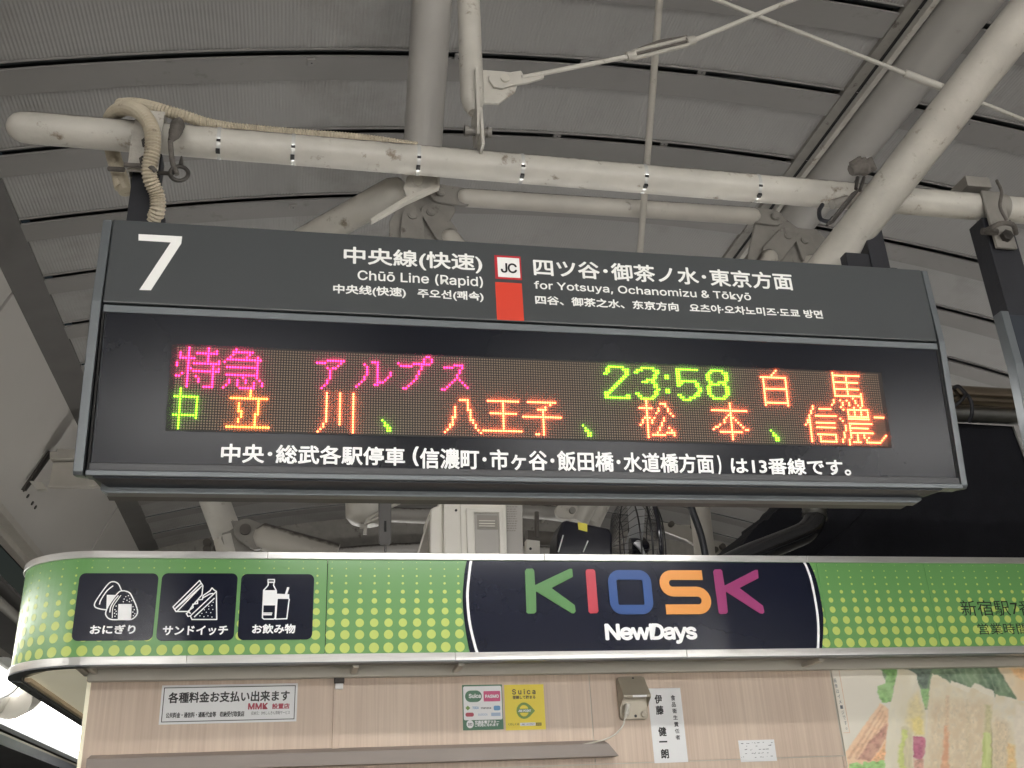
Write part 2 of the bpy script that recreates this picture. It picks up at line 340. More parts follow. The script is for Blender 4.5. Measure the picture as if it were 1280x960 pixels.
# end truss: deep curved plate, curved tube, and the next canopy beyond
def arctube(y, dz, r, x0, x1, n=40):
    return [(x0 + (x1 - x0) * i / n, y, VZ(x0 + (x1 - x0) * i / n) + dz) for i in range(n + 1)]
ep = arcstrip(XL, XE, 12.62, 12.70, -.62, .70, .2); arch = ep.build('end_arch_plate', M['gusset'], label='deep curved grey plate closing the far end of the vaulted roof', cat='arch beam')
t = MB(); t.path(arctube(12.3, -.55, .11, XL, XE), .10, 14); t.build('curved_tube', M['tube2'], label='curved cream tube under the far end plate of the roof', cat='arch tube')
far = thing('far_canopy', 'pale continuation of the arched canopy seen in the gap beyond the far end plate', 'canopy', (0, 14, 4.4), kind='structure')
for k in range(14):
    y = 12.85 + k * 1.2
    arcstrip(XL - 1, XE + 1, y, y + 1.12, -.35, .03, .2).build('canopy_sheet', M['frame'], far)  # paler sheet colour stands in for brighter light on the far canopy
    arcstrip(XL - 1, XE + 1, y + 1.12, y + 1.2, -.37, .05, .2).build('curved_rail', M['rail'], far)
e = MB(); e.box((-12, 30, -1), (16, 30.2, 6)); e.build('end_wall', M['beamdark'], far)

# rib plate and the big tube that run back along the roof
rib = thing('roof_rib', 'dark sooty roof channel with a pale edge flange beside the wide tube', 'roof rib', (3.03, 4, 5.1))
zr = VZ(3.05)
r = MB(); r.box((2.97, -3, zr - .02), (3.035, 12.6, zr + .06)); r.build('channel', M['gusset'], rib)
r = MB(); r.box((3.035, -3, zr - .01), (3.065, 12.6, zr + .06)); r.build('channel_slot', M['seam'], rib)
r = MB(); r.box((3.065, -3, zr - .05), (3.10, 12.6, zr + .07)); r.build('flange', M['tube'], rib)
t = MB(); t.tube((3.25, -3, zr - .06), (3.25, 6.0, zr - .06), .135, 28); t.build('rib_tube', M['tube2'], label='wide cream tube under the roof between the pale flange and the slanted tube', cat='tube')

# left: sloping valance panels and gutter
val = thing('valance', 'smooth grey sloping panels along the left edge of the roof with thin open joints', 'valance', (-2.1, 5, 4.1), kind='structure')
dl = Vector((-.214, 0, -.484)); A = Vector((-1.895, 0, 4.965)); B_ = A + dl * 1.80; nv = Vector((.484, 0, -.214)).normalized()
def slab(mb, a, b, y0, y1, th, m=0):
    a0 = Vector((a.x, y0, a.z)); b0 = Vector((b.x, y0, b.z)); o = -nv * th; dy = Vector((0, y1 - y0, 0))
    vs = [a0, b0, b0 + dy, a0 + dy]; vs += [v + o for v in vs]
    mb.add(vs, [(0, 1, 2, 3), (7, 6, 5, 4), (0, 4, 5, 1), (1, 5, 6, 2), (2, 6, 7, 3), (3, 7, 4, 0)], m)
y = -3.0
js = [6.25 - 4.53 * 2, 6.25 - 4.53, 6.25, 10.78, 15.3, 19.8]
for i in range(len(js) - 1):
    p = MB(); slab(p, A, B_, js[i] + .02, js[i + 1] - .02, .03); p.build('valance_panel', M['valance'], val)
p = MB(); slab(p, A - nv * .032, B_ - nv * .032, js[0], js[-1], .02); p.build('backing', M['seam'], val)
p = MB(); p.box((-2.36, js[0], 4.02), (-2.24, js[-1], 4.09)); p.box((-2.40, js[0], 3.96), (-2.33, js[-1], 4.03)); p.build('bottom_moulding', M['beam'], val, bevel=.006)
p = MB(); p.box((-2.43, js[0], 3.98), (-2.405, js[-1], 4.06)); p.build('moulding_groove', M['seam'], val)
gut = thing('gutter', 'pale moulded gutter beam running back below the sloping panels', 'gutter', (-2.6, 5, 3.9))
p = MB(); p.prism(Plane((0, -3, 0), (-1, 0, 0), (0, 0, 1)), [(2.45, 4.1), (2.50, 3.93), (2.60, 3.93), (2.63, 3.97), (2.95, 3.97), (2.95, 4.1)], -22, 0); p.build('gutter_body', M['beam'], gut, bevel=.006)
p = MB(); p.tube((-2.78, -3, 3.86), (-2.78, 19, 3.86), .05, 14); p.build('drain_pipe', M['tube'], gut)
for yy in (7.8, 9.6, 11.4):
    p = MB(); p.tube((-2.78, yy, 3.86), (-2.78, yy + .12, 3.86), .064, 14); p.build('pipe_collar', M['beam'], gut)
p = MB(); p.box((-3.5, -3, 3.99), (-2.7, 19, 4.02)); p.build('eave_sheet', M['flash'], gut)
p = MB(); p.box((-3.62, -3, 3.84), (-3.5, 19, 4.02)); p.build('eave_beam', M['beam'], gut, bevel=.006)
# square bracket arm on the valance
arm = thing('bracket_arm', 'cream channel arm with a square white end plate sticking out from the sloping panels', 'bracket', atz(60, 612, 4.35))
py = 8.3
def ppt(u, v): return at(u, v, py)
pf = vert(py)
p = MB(); p.prism(pf, px(pf, [(68, 581), (135, 579), (135, 611), (62, 611)]), 0, .05); p.build('arm_plate', M['beam'], arm, bevel=.004)
p = MB(); p.prism(pf, px(pf, [(66, 571), (140, 571), (140, 578), (66, 579)]), .02, .12); p.prism(pf, px(pf, [(72, 562), (140, 563), (140, 567), (72, 567)]), -.05, .02); p.build('arm_flange', M['beam'], arm, bevel=.004)
p = MB(); p.prism(pf, px(pf, [(40, 606), (56, 607), (62, 617), (49, 617)]), .05, .10); p.build('end_plate', M['tube'], arm, bevel=.003)
p = MB(); p.prism(pf, px(pf, [(60, 610.5), (114, 610.5), (114, 612.5), (62, 612.5)]), .05, .07); p.build('bright_lip', M['tube'], arm)
sl = Plane(A, (0, 1, 0), (-dl).normalized()); sl = Plane(A + nv * .0, (0, 1, 0), -dl)
for (u, v) in ((30, 612), (34.5, 620), (40, 629), (44, 634)):
    p = MB(); x, yv = sl.loc(u, v); p.prism(sl, circ(x, yv, .018, 10), -.004, .006); p.build('bolt', M['bolt'], arm)
p = MB(); x = [sl.loc(*q) for q in ((60, 563), (64, 566), (30, 613), (26, 612))]; p.prism(sl, x, -.004, .02)
p.build('edge_seal', M['bolt'], arm)

# station light line beyond the kiosk on the track side (the glare at lower left)
lamp = thing('platform_light', 'glowing white fluorescent light trough beyond the left end of the kiosk canopy', 'light', (-3.2, 8, 3.3))
def depthbox(mb, x0, x1, z0, z1, y0=4.0, y1=20): mb.box((x0, y0, z0), (x1, y1, z1))
p = MB(); depthbox(p, -2.16, -1.80, 2.60, 2.69, 2.6, 20); p.build('diffuser', M['lampglow'], lamp)
p = MB(); depthbox(p, -2.18, -1.78, 2.693, 2.72, 2.5, 20); p.build('housing', M['whiteflat'], lamp, bevel=.01)
p = MB(); p.box((-2.25, 2.5, 2.56), (-2.17, 20, 2.66)); p.build('outer_rail', M['signframe'], lamp)
for i, (xx, lab) in enumerate(((-2.0, 'leftmost added light pillar behind the viewer with an upright fluorescent tube'), (.3, 'second added light pillar from the left behind the viewer'), (2.8, 'third added light pillar from the left behind the viewer'), (5.2, 'rightmost added light pillar behind the viewer with an upright fluorescent tube'))):
    yy = -4.2; lb = thing('added_light_pillar', lab, 'added pillar light', (xx, yy, 0), group='added light pillars with upright tubes behind the viewer')  # pillars added out of view to light fascia and wall from the front
    p = MB(); p.box((xx - .15, yy - .3, 0), (xx + .15, yy, VZ(xx))); p.build('pillar', M['beam'], lb)
    for q in (-.07, .07): p = MB(); p.tube((xx + q, yy + .06, .7), (xx + q, yy + .06, 2.6), .03, 10); p.build('added_glow_tube', M['tubeglow'], lb)
for i, (xx, lab) in enumerate(((-.6, 'left added overhead fluorescent tube light behind the viewer'), (2.4, 'middle added overhead fluorescent tube light behind the viewer'), (5.4, 'right added overhead fluorescent tube light behind the viewer'))):
    yy, zz = -2.6, 3.4; lb = thing('added_tube_light', lab, 'light', (xx, yy, zz), group='added overhead tube lights behind the viewer')  # added out of view to light the upper front of the pipes
    p = MB(); p.box((xx - .9, yy - .03, zz), (xx + .9, yy + .03, zz + .05))
    for q in (-.7, .7): p.box((xx + q - .01, yy - .01, zz + .05), (xx + q + .01, yy + .01, VZ(xx + q)))
    p.build('housing', M['whiteflat'], lb)
    p = MB(); p.tube((xx - .85, yy, zz - .05), (xx + .85, yy, zz - .05), .03, 10); p.build('added_glow_tube', M['tubehigh'], lb)
lb = thing('added_tube_light', 'added fluorescent tube light fixed to the back of the departure sign', 'light', (.9, 3.0, 3.0))  # added, hidden by the sign, to brighten the things on the kiosk roof
p = MB(); p.box((-.2, 3.10, 3.02), (2.0, 3.15, 3.06)); p.box((.1, 2.84, 3.03), (.13, 3.11, 3.05)); p.box((1.7, 2.84, 3.03), (1.73, 3.11, 3.05)); p.build('housing', M['whiteflat'], lb)
p = MB(); p.tube((-.15, 3.125, 2.98), (1.95, 3.125, 2.98), .025, 10); p.build('added_glow_tube', M['tubeback'], lb)
for i, (xx, lab) in enumerate(((.2, 'left added bare fluorescent tube light behind the kiosk'), (3.4, 'middle added bare fluorescent tube light behind the kiosk'), (6.6, 'right added bare fluorescent tube light behind the kiosk'))):
    yy, zz = 8.2, 2.55; lb = thing('added_tube_light', lab, 'light', (xx, yy, zz), group='added tube lights behind the kiosk')  # added out of view to brighten the far roof
    p = MB(); p.box((xx - 1.1, yy - .02, zz), (xx + 1.1, yy + .02, zz + .04))
    for q in (-.9, .9): p.box((xx + q - .01, yy - .01, 0), (xx + q + .01, yy + .01, zz))
    p.build('housing', M['whiteflat'], lb)
    p = MB(); p.tube((xx - 1.05, yy, zz + .08), (xx + 1.05, yy, zz + .08), .03, 10); p.build('added_glow_tube', M['tubeglow2'], lb)

# ------------------------------------------------------------------ hanging support pipe
PYp, PZp = 2.76, 3.635
pipe = thing('support_pipe', 'long cream horizontal pipe with a rounded left end that carries the hanging signs', 'pipe', (1.4, PYp, PZp))
xe = at(8, 162, PYp).x + .05
pts = [(xe - .052, PYp, PZp), (xe - .045, PYp, PZp), (xe - .03, PYp, PZp), (xe - .01, PYp, PZp), (xe + .02, PYp, PZp), (5.5, PYp, PZp)]
p = MB(); p.path(pts, [.010, .026, .040, .047, .050, .050], 32); p.build('pipe_body', M['rustpaint'], pipe)
for i, u in enumerate((275, 367, 522, 650, 802, 942)):
    x = at(u, 178 + .075 * (u - 270), PYp).x
    b = MB(); b.tube((x - .006, PYp, PZp), (x + .006, PYp, PZp), .0518, 32, cap=False); b.box((x - .008, PYp - .036, PZp - .055), (x + .005, PYp - .020, PZp - .046), 1)
    b.tube((x - .0065, PYp, PZp), (x + .0065, PYp, PZp), .0519, 32, cap=False) if False else b.box((x - .0063, PYp - .0495, PZp - .026), (x + .0063, PYp - .0445, PZp - .019), 1)
    b.build('steel_band', [M['bright'], M['ink']], pipe)

# ------------------------------------------------------------------ departure sign
XS0, XS1 = -.55, 1.945
sign = thing('departure_sign', 'wide dark grey hanging departure sign with a lit train display and the number 7', 'sign', (.7, 2.75, 2.45))
tilt = .0066
UP = Plane((XS0, 2.55, 2.926), (1, 0, tilt), (0, 0, 1))          # upper sheet
LO = Plane((XS0, 2.55, 2.924), (1, 0, tilt), (0, -.056, .451))   # lower glass leans back towards its foot
WS = 2.497
b = MB(); b.prism(UP, [(0, 0), (WS, 0), (WS + .012, .255), (WS + .002, .263), (0, .263)], -.30, 0); b.build('upper_cabinet', M['signgrey'], sign, bevel=.004)
b = MB(); b.prism(LO, [(.012, -.455), (WS - .004, -.455), (WS - .004, -.026), (.012, -.026)], -.012, -.004); glass = b.build('glass_panel', M['signglass'], sign)
b = MB(); b.prism(LO, [(0, -.46), (WS, -.46), (WS, -.004), (0, -.004)], -.29, -.014); b.build('lower_cabinet', M['signtray'], sign)
b = MB(); b.pbox(LO, .004, -.026, WS - .002, -.005, -.03, 0); b.build('top_frame_bar', M['signframe'], sign, bevel=.002)
b = MB(); b.pbox(LO, .0, -.473, WS + .004, -.4585, -.05, .004); b.build('bottom_frame_bar', M['signframe'], sign, bevel=.002)
b = MB(); b.pbox(LO, .006, -.4585, WS, -.438, -.02, -.001); b.build('lower_sill', mat('sill_grey', (.035, .037, .042), .4, noise=.2, nscale=5), sign, bevel=.002)
b = MB(); b.pbox(LO, .002, -.458, .007, -.028, -.02, -.002); b.build('side_gap', M['seam'], sign); b = MB(); b.pbox(LO, WS - .007, -.458, WS - .001, -.028, -.02, -.002); b.build('side_gap', M['seam'], sign)
for s, x0, x1 in ((0, -.027, -.003), (1, WS + .003, WS + .024)):
    b = MB(); b.prism(Plane((XS0 + x0, 0, 0), (0, -1, 0), (0, 0, 1)) if False else Plane((XS0 + x0, 2.55, 2.926 + tilt * x0), (0, -1, 0), (0, 0, 1)),
                      [(.004, .255), (.004, 0), (-.052, -.462), (-.062, -.470), (-.10, -.462), (-.30, -.40), (-.30, .26), (0, .26)], -(x1 - x0), 0); o = b.build('end_plate', M['signframe'], sign, bevel=.002)
# underside tray with a turned-down lip
b = MB(); b.add([(XS0 + .02, 2.615, 2.452), (XS0 + 2.44, 2.615, 2.468), (XS0 + 2.40, 2.685, 2.466), (XS0 + .05, 2.685, 2.450), (XS0 + .02, 2.615, 2.456), (XS0 + 2.44, 2.615, 2.472), (XS0 + 2.40, 2.685, 2.470), (XS0 + .05, 2.685, 2.454)], [(0, 3, 2, 1), (4, 5, 6, 7), (0, 1, 5, 4), (1, 2, 6, 5), (2, 3, 7, 6), (3, 0, 4, 7)]); b.build('underside', M['signtray'], sign)
TR = Plane((XS0, 2.68, 2.450), (1, 0, tilt), (0, 0, 1))
b = MB(); b.prism(TR, [(.030, .018), (2.412, .018), (2.412, -.006), (2.395, -.016), (.045, -.016), (.028, -.006)], -.035, -.004); b.build('tray_lip', M['signframe'], sign, bevel=.002)
b = MB(); b.prism(TR, [(.032, .03), (2.410, .03), (2.410, .0), (.032, .0)], -.12, -.036); b.build('lower_tray', M['signtray'], sign, bevel=.002)
# hanging posts and straps
for i, (xa, xb) in enumerate(((-.555, -.475), (1.905, 1.975))):
    b = MB(); b.box((xa, 2.735, 3.17), (xb, 2.80, 3.56)); b.build('post', M['black'], sign, bevel=.003)
    b = MB(); b.box((xa + .07, 2.74, 3.22), (xb + .03, 2.79, 3.33)); b.build('post_cleat', M['black'], sign, bevel=.003)
    if i: b = MB(); b.box((xa - .09, 2.74, 3.17), (xa, 2.78, 3.38)); b.build('post_cleat', M['black'], sign, bevel=.003); continue
    xm = (xa + xb) / 2
    b = MB(); b.box((xm - .045, PYp - .066, 3.46), (xm + .04, PYp - .056, PZp + .045)); b.box((xm - .045, PYp - .06, PZp + .042), (xm + .04, PYp + .06, PZp + .060)); b.box((xm - .05, PYp - .062, 3.46), (xm - .045, PYp + .03, PZp - .02))
    st = b.build('strap_plate', M['dirtybr'], sign, bevel=.002)
    for z in (3.56, 3.492):
        b = MB(); b.tube((xm, PYp - .066, z), (xm, PYp - .080, z), .0165, 6); b.tube((xm, PYp - .080, z), (xm, PYp - .085, z), .012, 12); b.build('bolt', M['bolt'], sign)
# lettering on the upper sheet
c1 = (80, 240, 5.3333)
b = MB(); b.flat(UP, px(UP, [(497, 282), (787, 298), (782, 345), (580, 657), (502, 655), (712, 338), (497, 325)], c1), .0015); b.build('platform_number', M['white'], sign)
text('line_name_lettering', UP, '中央線(快速)', (429.8, 308.0), (603.2, 342.5), M['white'], sign, bold=.0015)
text('line_name_lettering', UP, 'Chūō Line (Rapid)', (447.0, 337.5), (604.0, 361.6), M['white'], sign, bold=.0008)
text('line_name_lettering', UP, '中央线(快速)   주오선(쾌속)', (416.5, 355.2), (604.6, 378.2), M['white'], sign, bold=.0010)
text('destination_lettering', UP, '四ツ谷･御茶ノ水･東京方面', (665.8, 322.8), (992.5, 363.5), M['white'], sign, bold=.0015)
text('destination_lettering', UP, 'for Yotsuya, Ochanomizu & Tōkyō', (667.0, 351.2), (939.5, 378.2), M['white'], sign, bold=.0008)
text('destination_lettering', UP, '四谷、御茶之水、东京方向   요츠야·오차노미즈·도쿄 방면', (668.4, 369.2), (1029.0, 398.8), M['white'], sign, bold=.0010)
c2 = (610, 300, 5.8182)
q0 = UP.loc(617.7, 319); q1 = UP.loc(652.5, 350.5)
b = MB(); b.flat(UP, [q0, (q0[0], q1[1]), q1, (q1[0], q0[1])], .001); badge = b.build('line_badge', M['darkred'], sign)
w0 = UP.loc(621.2, 321.8); w1 = UP.loc(650.3, 348)
b = MB(); b.flat(UP, [w0, (w0[0], w1[1]), w1, (w1[0], w0[1])], .002); b.build('badge_face', M['white'], badge)
text('badge_letters', UP, 'JC', (625.3, 329.0), (646.3, 342.5), M['ink'], badge, h=.003, bold=.0012, space=.9)
r0 = UP.loc(618.8, 352.6); r1 = UP.loc(655.3, 405)
b = MB(); b.flat(UP, [r0, (r0[0], .002), (r1[0], .002), (r1[0], r0[1])], .001); b.build('line_colour_bar', M['red'], sign)
for s_, tl, br in (('中央･総武各駅停車', (277.0, 554.2), (506.3, 582.4)), ('(', (515.8, 558.0), (523.6, 582.6)), ('信濃町･市ヶ谷･飯田橋･水道橋方面', (524.8, 559.5), (893.5, 592.2)), (')', (896.0, 569), (902.5, 592.8)), ('は13番線です。', (912.5, 571.2), (1064.6, 594.9))):
    text('service_notice_lettering', LO, s_, tl, br, M['whitebright'], sign, h=.0, bold=.0014 if len(s_) > 1 else .0012)

# LED board
LEDROWS = [
[(4, 1, 1), (11, 1, 1), (21, 1, 1), (93, 2, 1), (240, 1, 3), (266, 1, 3)],
[(4, 1, 1), (11, 1, 1), (14, 1, 1), (20, 8, 1), (92, 1, 1), (95, 1, 1), (167, 7, 2), (181, 6, 2), (196, 10, 2), (211, 6, 2), (239, 1, 3), (266, 13, 3)],
[(1, 1, 1), (4, 1, 1), (7, 8, 1), (20, 1, 1), (26, 1, 1), (92, 1, 1), (95, 1, 1), (166, 2, 2), (173, 3, 2), (179, 3, 2), (186, 3, 2), (196, 2, 2), (210, 2, 2), (216, 3, 2), (238, 1, 3), (266, 1, 3), (272, 1, 3)],
[(1, 1, 1), (4, 1, 1), (11, 1, 1), (19, 1, 1), (25, 1, 1), (29, 1, 1), (55, 7, 1), (72, 3, 1), (82, 1, 1), (88, 7, 1), (104, 4, 1), (166, 2, 2), (174, 2, 2), (178, 2, 2), (187, 2, 2), (196, 2, 2), (209, 2, 2), (217, 2, 2), (233, 12, 3), (266, 1, 3), (272, 1, 3)],
[(1, 6, 1), (11, 1, 1), (18, 13, 1), (51, 4, 1), (60, 1, 1), (69, 1, 1), (74, 1, 1), (83, 5, 1), (91, 1, 1), (100, 4, 1), (107, 1, 1), (165, 2, 2), (174, 2, 2), (186, 2, 2), (191, 2, 2), (196, 2, 2), (209, 2, 2), (217, 2, 2), (234, 1, 3), (244, 1, 3), (266, 12, 3)],
[(4, 1, 1), (11, 1, 1), (15, 1, 1), (17, 1, 1), (29, 1, 1), (59, 1, 1), (70, 1, 1), (74, 1, 1), (91, 1, 1), (106, 1, 1), (173, 2, 2), (186, 2, 2), (191, 2, 2), (196, 2, 2), (209, 2, 2), (217, 2, 2), (234, 1, 3), (244, 1, 3), (266, 1, 3), (272, 1, 3)],
[(0, 1, 1), (4, 1, 1), (6, 10, 1), (29, 1, 1), (55, 1, 1), (57, 2, 1), (70, 1, 1), (74, 1, 1), (90, 1, 1), (106, 1, 1), (172, 2, 2), (183, 4, 2), (196, 9, 2), (210, 2, 2), (214, 4, 2), (234, 1, 3), (244, 1, 3), (266, 1, 3), (272, 1, 3)],
[(0, 1, 1), (4, 1, 1), (13, 1, 1), (18, 12, 1), (56, 1, 1), (70, 1, 1), (74, 1, 1), (79, 1, 1), (90, 1, 1), (105, 1, 1), (171, 2, 2), (181, 3, 2), (185, 2, 2), (196, 3, 2), (204, 2, 2), (210, 5, 2), (216, 2, 2), (234, 1, 3), (244, 1, 3), (266, 12, 3)],
[(4, 2, 1), (13, 1, 1), (15, 1, 1), (29, 1, 1), (56, 1, 1), (70, 1, 1), (74, 1, 1), (79, 1, 1), (89, 1, 1), (105, 1, 1), (170, 2, 2), (186, 2, 2), (196, 2, 2), (204, 2, 2), (209, 2, 2), (217, 2, 2), (234, 11, 3), (266, 1, 3), (272, 1, 3)],
[(4, 1, 1), (6, 10, 1), (29, 1, 1), (56, 1, 1), (69, 1, 1), (74, 1, 1), (78, 1, 1), (89, 1, 1), (104, 1, 1), (106, 1, 1), (169, 2, 2), (186, 2, 2), (205, 2, 2), (209, 2, 2), (217, 2, 2), (234, 1, 3), (244, 1, 3), (266, 1, 3), (272, 1, 3), (278, 1, 3)],
[(2, 1, 1), (4, 1, 1), (13, 1, 1), (18, 12, 1), (56, 1, 1), (69, 1, 1), (74, 1, 1), (77, 1, 1), (88, 1, 1), (103, 1, 1), (107, 1, 1), (168, 2, 2), (187, 2, 2), (191, 2, 2), (205, 2, 2), (209, 2, 2), (217, 2, 2), (234, 1, 3), (244, 1, 3), (266, 13, 3)],
[(0, 2, 1), (4, 1, 1), (7, 1, 1), (13, 1, 1), (24, 1, 1), (29, 1, 1), (55, 1, 1), (68, 1, 1), (74, 3, 1), (87, 1, 1), (102, 1, 1), (108, 1, 1), (167, 2, 2), (186, 2, 2), (191, 2, 2), (204, 2, 2), (209, 2, 2), (217, 2, 2), (234, 1, 3), (244, 1, 3), (274, 1, 3), (278, 1, 3)],
[(4, 1, 1), (8, 1, 1), (13, 1, 1), (19, 1, 1), (22, 1, 1), (25, 1, 1), (30, 1, 1), (55, 1, 1), (67, 1, 1), (73, 2, 1), (86, 1, 1), (101, 1, 1), (109, 1, 1), (165, 3, 2), (178, 2, 2), (186, 2, 2), (196, 2, 2), (203, 3, 2), (210, 2, 2), (216, 2, 2), (234, 1, 3), (244, 1, 3), (265, 1, 3), (268, 1, 3), (271, 1, 3), (275, 1, 3), (278, 1, 3)],
[(4, 1, 1), (8, 1, 1), (13, 1, 1), (19, 1, 1), (22, 1, 1), (25, 1, 1), (28, 1, 1), (31, 1, 1), (54, 1, 1), (66, 1, 1), (84, 2, 1), (99, 2, 1), (165, 2, 2), (174, 2, 2), (179, 2, 2), (185, 2, 2), (197, 2, 2), (201, 3, 2), (211, 6, 2), (234, 1, 3), (244, 1, 3), (265, 1, 3), (269, 1, 3), (272, 1, 3), (275, 1, 3), (278, 1, 3)],
[(4, 1, 1), (13, 1, 1), (18, 1, 1), (22, 1, 1), (28, 1, 1), (31, 1, 1), (53, 1, 1), (165, 11, 2), (180, 6, 2), (198, 4, 2), (234, 11, 3), (264, 1, 3), (269, 1, 3), (272, 1, 3), (276, 1, 3), (278, 1, 3)],
[(4, 1, 1), (10, 4, 1), (17, 1, 1), (23, 6, 1), (182, 1, 3), (218, 1, 3), (234, 1, 3), (244, 1, 3), (255, 1, 3), (268, 1, 3), (274, 1, 3), (277, 1, 3)],
[(2, 1, 2), (27, 1, 4), (55, 1, 3), (60, 1, 3), (65, 1, 3), (182, 1, 3), (188, 3, 3), (218, 1, 3), (255, 1, 3), (258, 6, 3), (269, 1, 3), (271, 10, 3)],
[(2, 1, 2), (27, 1, 4), (55, 1, 3), (60, 1, 3), (65, 1, 3), (106, 4, 3), (117, 13, 3), (133, 12, 3), (182, 1, 3), (190, 1, 3), (218, 1, 3), (254, 1, 3), (271, 1, 3), (274, 1, 3), (277, 1, 3), (280, 1, 3)],
[(2, 1, 2), (27, 1, 4), (55, 1, 3), (60, 1, 3), (65, 1, 3), (109, 1, 3), (123, 1, 3), (142, 1, 3), (179, 6, 3), (187, 1, 3), (191, 1, 3), (210, 16, 3), (254, 1, 3), (271, 1, 3), (274, 1, 3), (277, 1, 3), (280, 1, 3)],
[(0, 9, 2), (20, 14, 4), (55, 1, 3), (60, 1, 3), (65, 1, 3), (109, 1, 3), (123, 1, 3), (140, 1, 3), (182, 1, 3), (187, 1, 3), (191, 1, 3), (218, 1, 3), (253, 1, 3), (256, 10, 3), (271, 10, 3), (283, 5, 3)],
[(2, 1, 2), (8, 1, 2), (30, 1, 4), (55, 1, 3), (60, 1, 3), (65, 1, 3), (104, 1, 3), (109, 1, 3), (123, 1, 3), (137, 4, 3), (182, 1, 3), (186, 1, 3), (192, 1, 3), (217, 2, 3), (253, 1, 3), (267, 1, 3), (271, 10, 3)],
[(2, 1, 2), (8, 1, 2), (23, 1, 4), (30, 1, 4), (55, 1, 3), (60, 1, 3), (65, 1, 3), (104, 1, 3), (109, 2, 3), (123, 1, 3), (139, 1, 3), (182, 1, 3), (193, 1, 3), (216, 1, 3), (218, 2, 3), (252, 2, 3), (268, 1, 3)],
[(2, 1, 2), (8, 1, 2), (23, 1, 4), (30, 1, 4), (55, 1, 3), (60, 1, 3), (65, 1, 3), (104, 1, 3), (110, 1, 3), (118, 11, 3), (139, 1, 3), (181, 3, 3), (185, 1, 3), (189, 1, 3), (215, 1, 3), (218, 1, 3), (220, 1, 3), (252, 2, 3), (256, 9, 3), (271, 11, 3)],
[(2, 1, 2), (8, 1, 2), (23, 1, 4), (30, 1, 4), (55, 1, 3), (60, 1, 3), (65, 1, 3), (104, 1, 3), (110, 1, 3), (123, 1, 3), (131, 16, 3), (180, 1, 3), (182, 1, 3), (184, 1, 3), (189, 1, 3), (215, 1, 3), (218, 1, 3), (221, 1, 3), (251, 1, 3), (253, 1, 3), (269, 1, 3), (271, 1, 3)],
[(2, 1, 2), (8, 1, 2), (23, 2, 4), (30, 1, 4), (55, 1, 3), (60, 1, 3), (65, 1, 3), (103, 2, 3), (110, 1, 3), (123, 1, 3), (139, 1, 3), (180, 1, 3), (182, 1, 3), (184, 1, 3), (188, 1, 3), (213, 1, 3), (218, 1, 3), (222, 1, 3), (253, 1, 3), (256, 9, 3), (269, 1, 3), (271, 9, 3)],
[(2, 1, 2), (8, 1, 2), (24, 1, 4), (29, 2, 4), (55, 1, 3), (60, 1, 3), (65, 1, 3), (103, 1, 3), (110, 2, 3), (123, 1, 3), (139, 1, 3), (179, 1, 3), (182, 1, 3), (188, 1, 3), (211, 2, 3), (218, 1, 3), (223, 1, 3), (253, 1, 3), (269, 1, 3), (271, 1, 3)],
[(0, 9, 2), (24, 1, 4), (29, 1, 4), (55, 1, 3), (60, 1, 3), (65, 1, 3), (76, 1, 2), (103, 1, 3), (111, 1, 3), (123, 1, 3), (139, 1, 3), (155, 1, 2), (182, 1, 3), (187, 1, 3), (191, 1, 3), (210, 1, 3), (218, 1, 3), (224, 2, 3), (235, 1, 2), (253, 1, 3), (268, 1, 3), (271, 11, 3)],
[(2, 1, 2), (8, 1, 2), (23, 1, 4), (29, 1, 4), (55, 1, 3), (60, 1, 3), (65, 1, 3), (77, 1, 2), (102, 2, 3), (112, 1, 3), (123, 1, 3), (139, 1, 3), (156, 1, 2), (182, 1, 3), (187, 1, 3), (192, 1, 3), (213, 10, 3), (236, 1, 2), (253, 1, 3), (256, 9, 3), (268, 1, 3), (271, 1, 3), (274, 1, 3), (277, 1, 3), (287, 1, 3)],
[(2, 1, 2), (23, 1, 4), (29, 1, 4), (54, 1, 3), (60, 1, 3), (65, 1, 3), (77, 2, 2), (102, 1, 3), (112, 1, 3), (123, 1, 3), (139, 1, 3), (156, 2, 2), (182, 1, 3), (186, 1, 3), (190, 4, 3), (218, 1, 3), (236, 2, 2), (253, 1, 3), (257, 1, 3), (264, 1, 3), (268, 1, 3), (271, 1, 3), (274, 1, 3), (277, 1, 3), (279, 1, 3), (286, 1, 3)],
[(2, 1, 2), (29, 1, 4), (54, 1, 3), (65, 1, 3), (78, 2, 2), (101, 1, 3), (113, 1, 3), (115, 16, 3), (139, 1, 3), (157, 2, 2), (182, 1, 3), (184, 6, 3), (193, 1, 3), (218, 1, 3), (237, 2, 2), (253, 1, 3), (257, 1, 3), (264, 1, 3), (267, 1, 3), (270, 1, 3), (274, 1, 3), (278, 1, 3), (285, 1, 3)],
[(2, 1, 2), (19, 16, 4), (53, 1, 3), (65, 1, 3), (78, 2, 2), (100, 1, 3), (114, 1, 3), (136, 2, 3), (139, 1, 3), (157, 2, 2), (182, 1, 3), (218, 1, 3), (237, 2, 2), (253, 1, 3), (257, 8, 3), (267, 1, 3), (270, 1, 3), (272, 4, 3), (278, 7, 3)],
[(2, 1, 2), (52, 1, 3), (65, 1, 3), (270, 1, 3)]]
lp = [LO.loc(*q) for q in ((222.8, 432.6), (1096.5, 469.5), (1110, 559), (215.5, 531.8))]
lx0 = (lp[0][0] + lp[3][0]) / 2; lx1 = (lp[1][0] + lp[2][0]) / 2; ly1 = (lp[0][1] + lp[1][1]) / 2; ly0 = (lp[2][1] + lp[3][1]) / 2
dx = (lx1 - lx0) / 287; dy = (ly1 - ly0) / 31
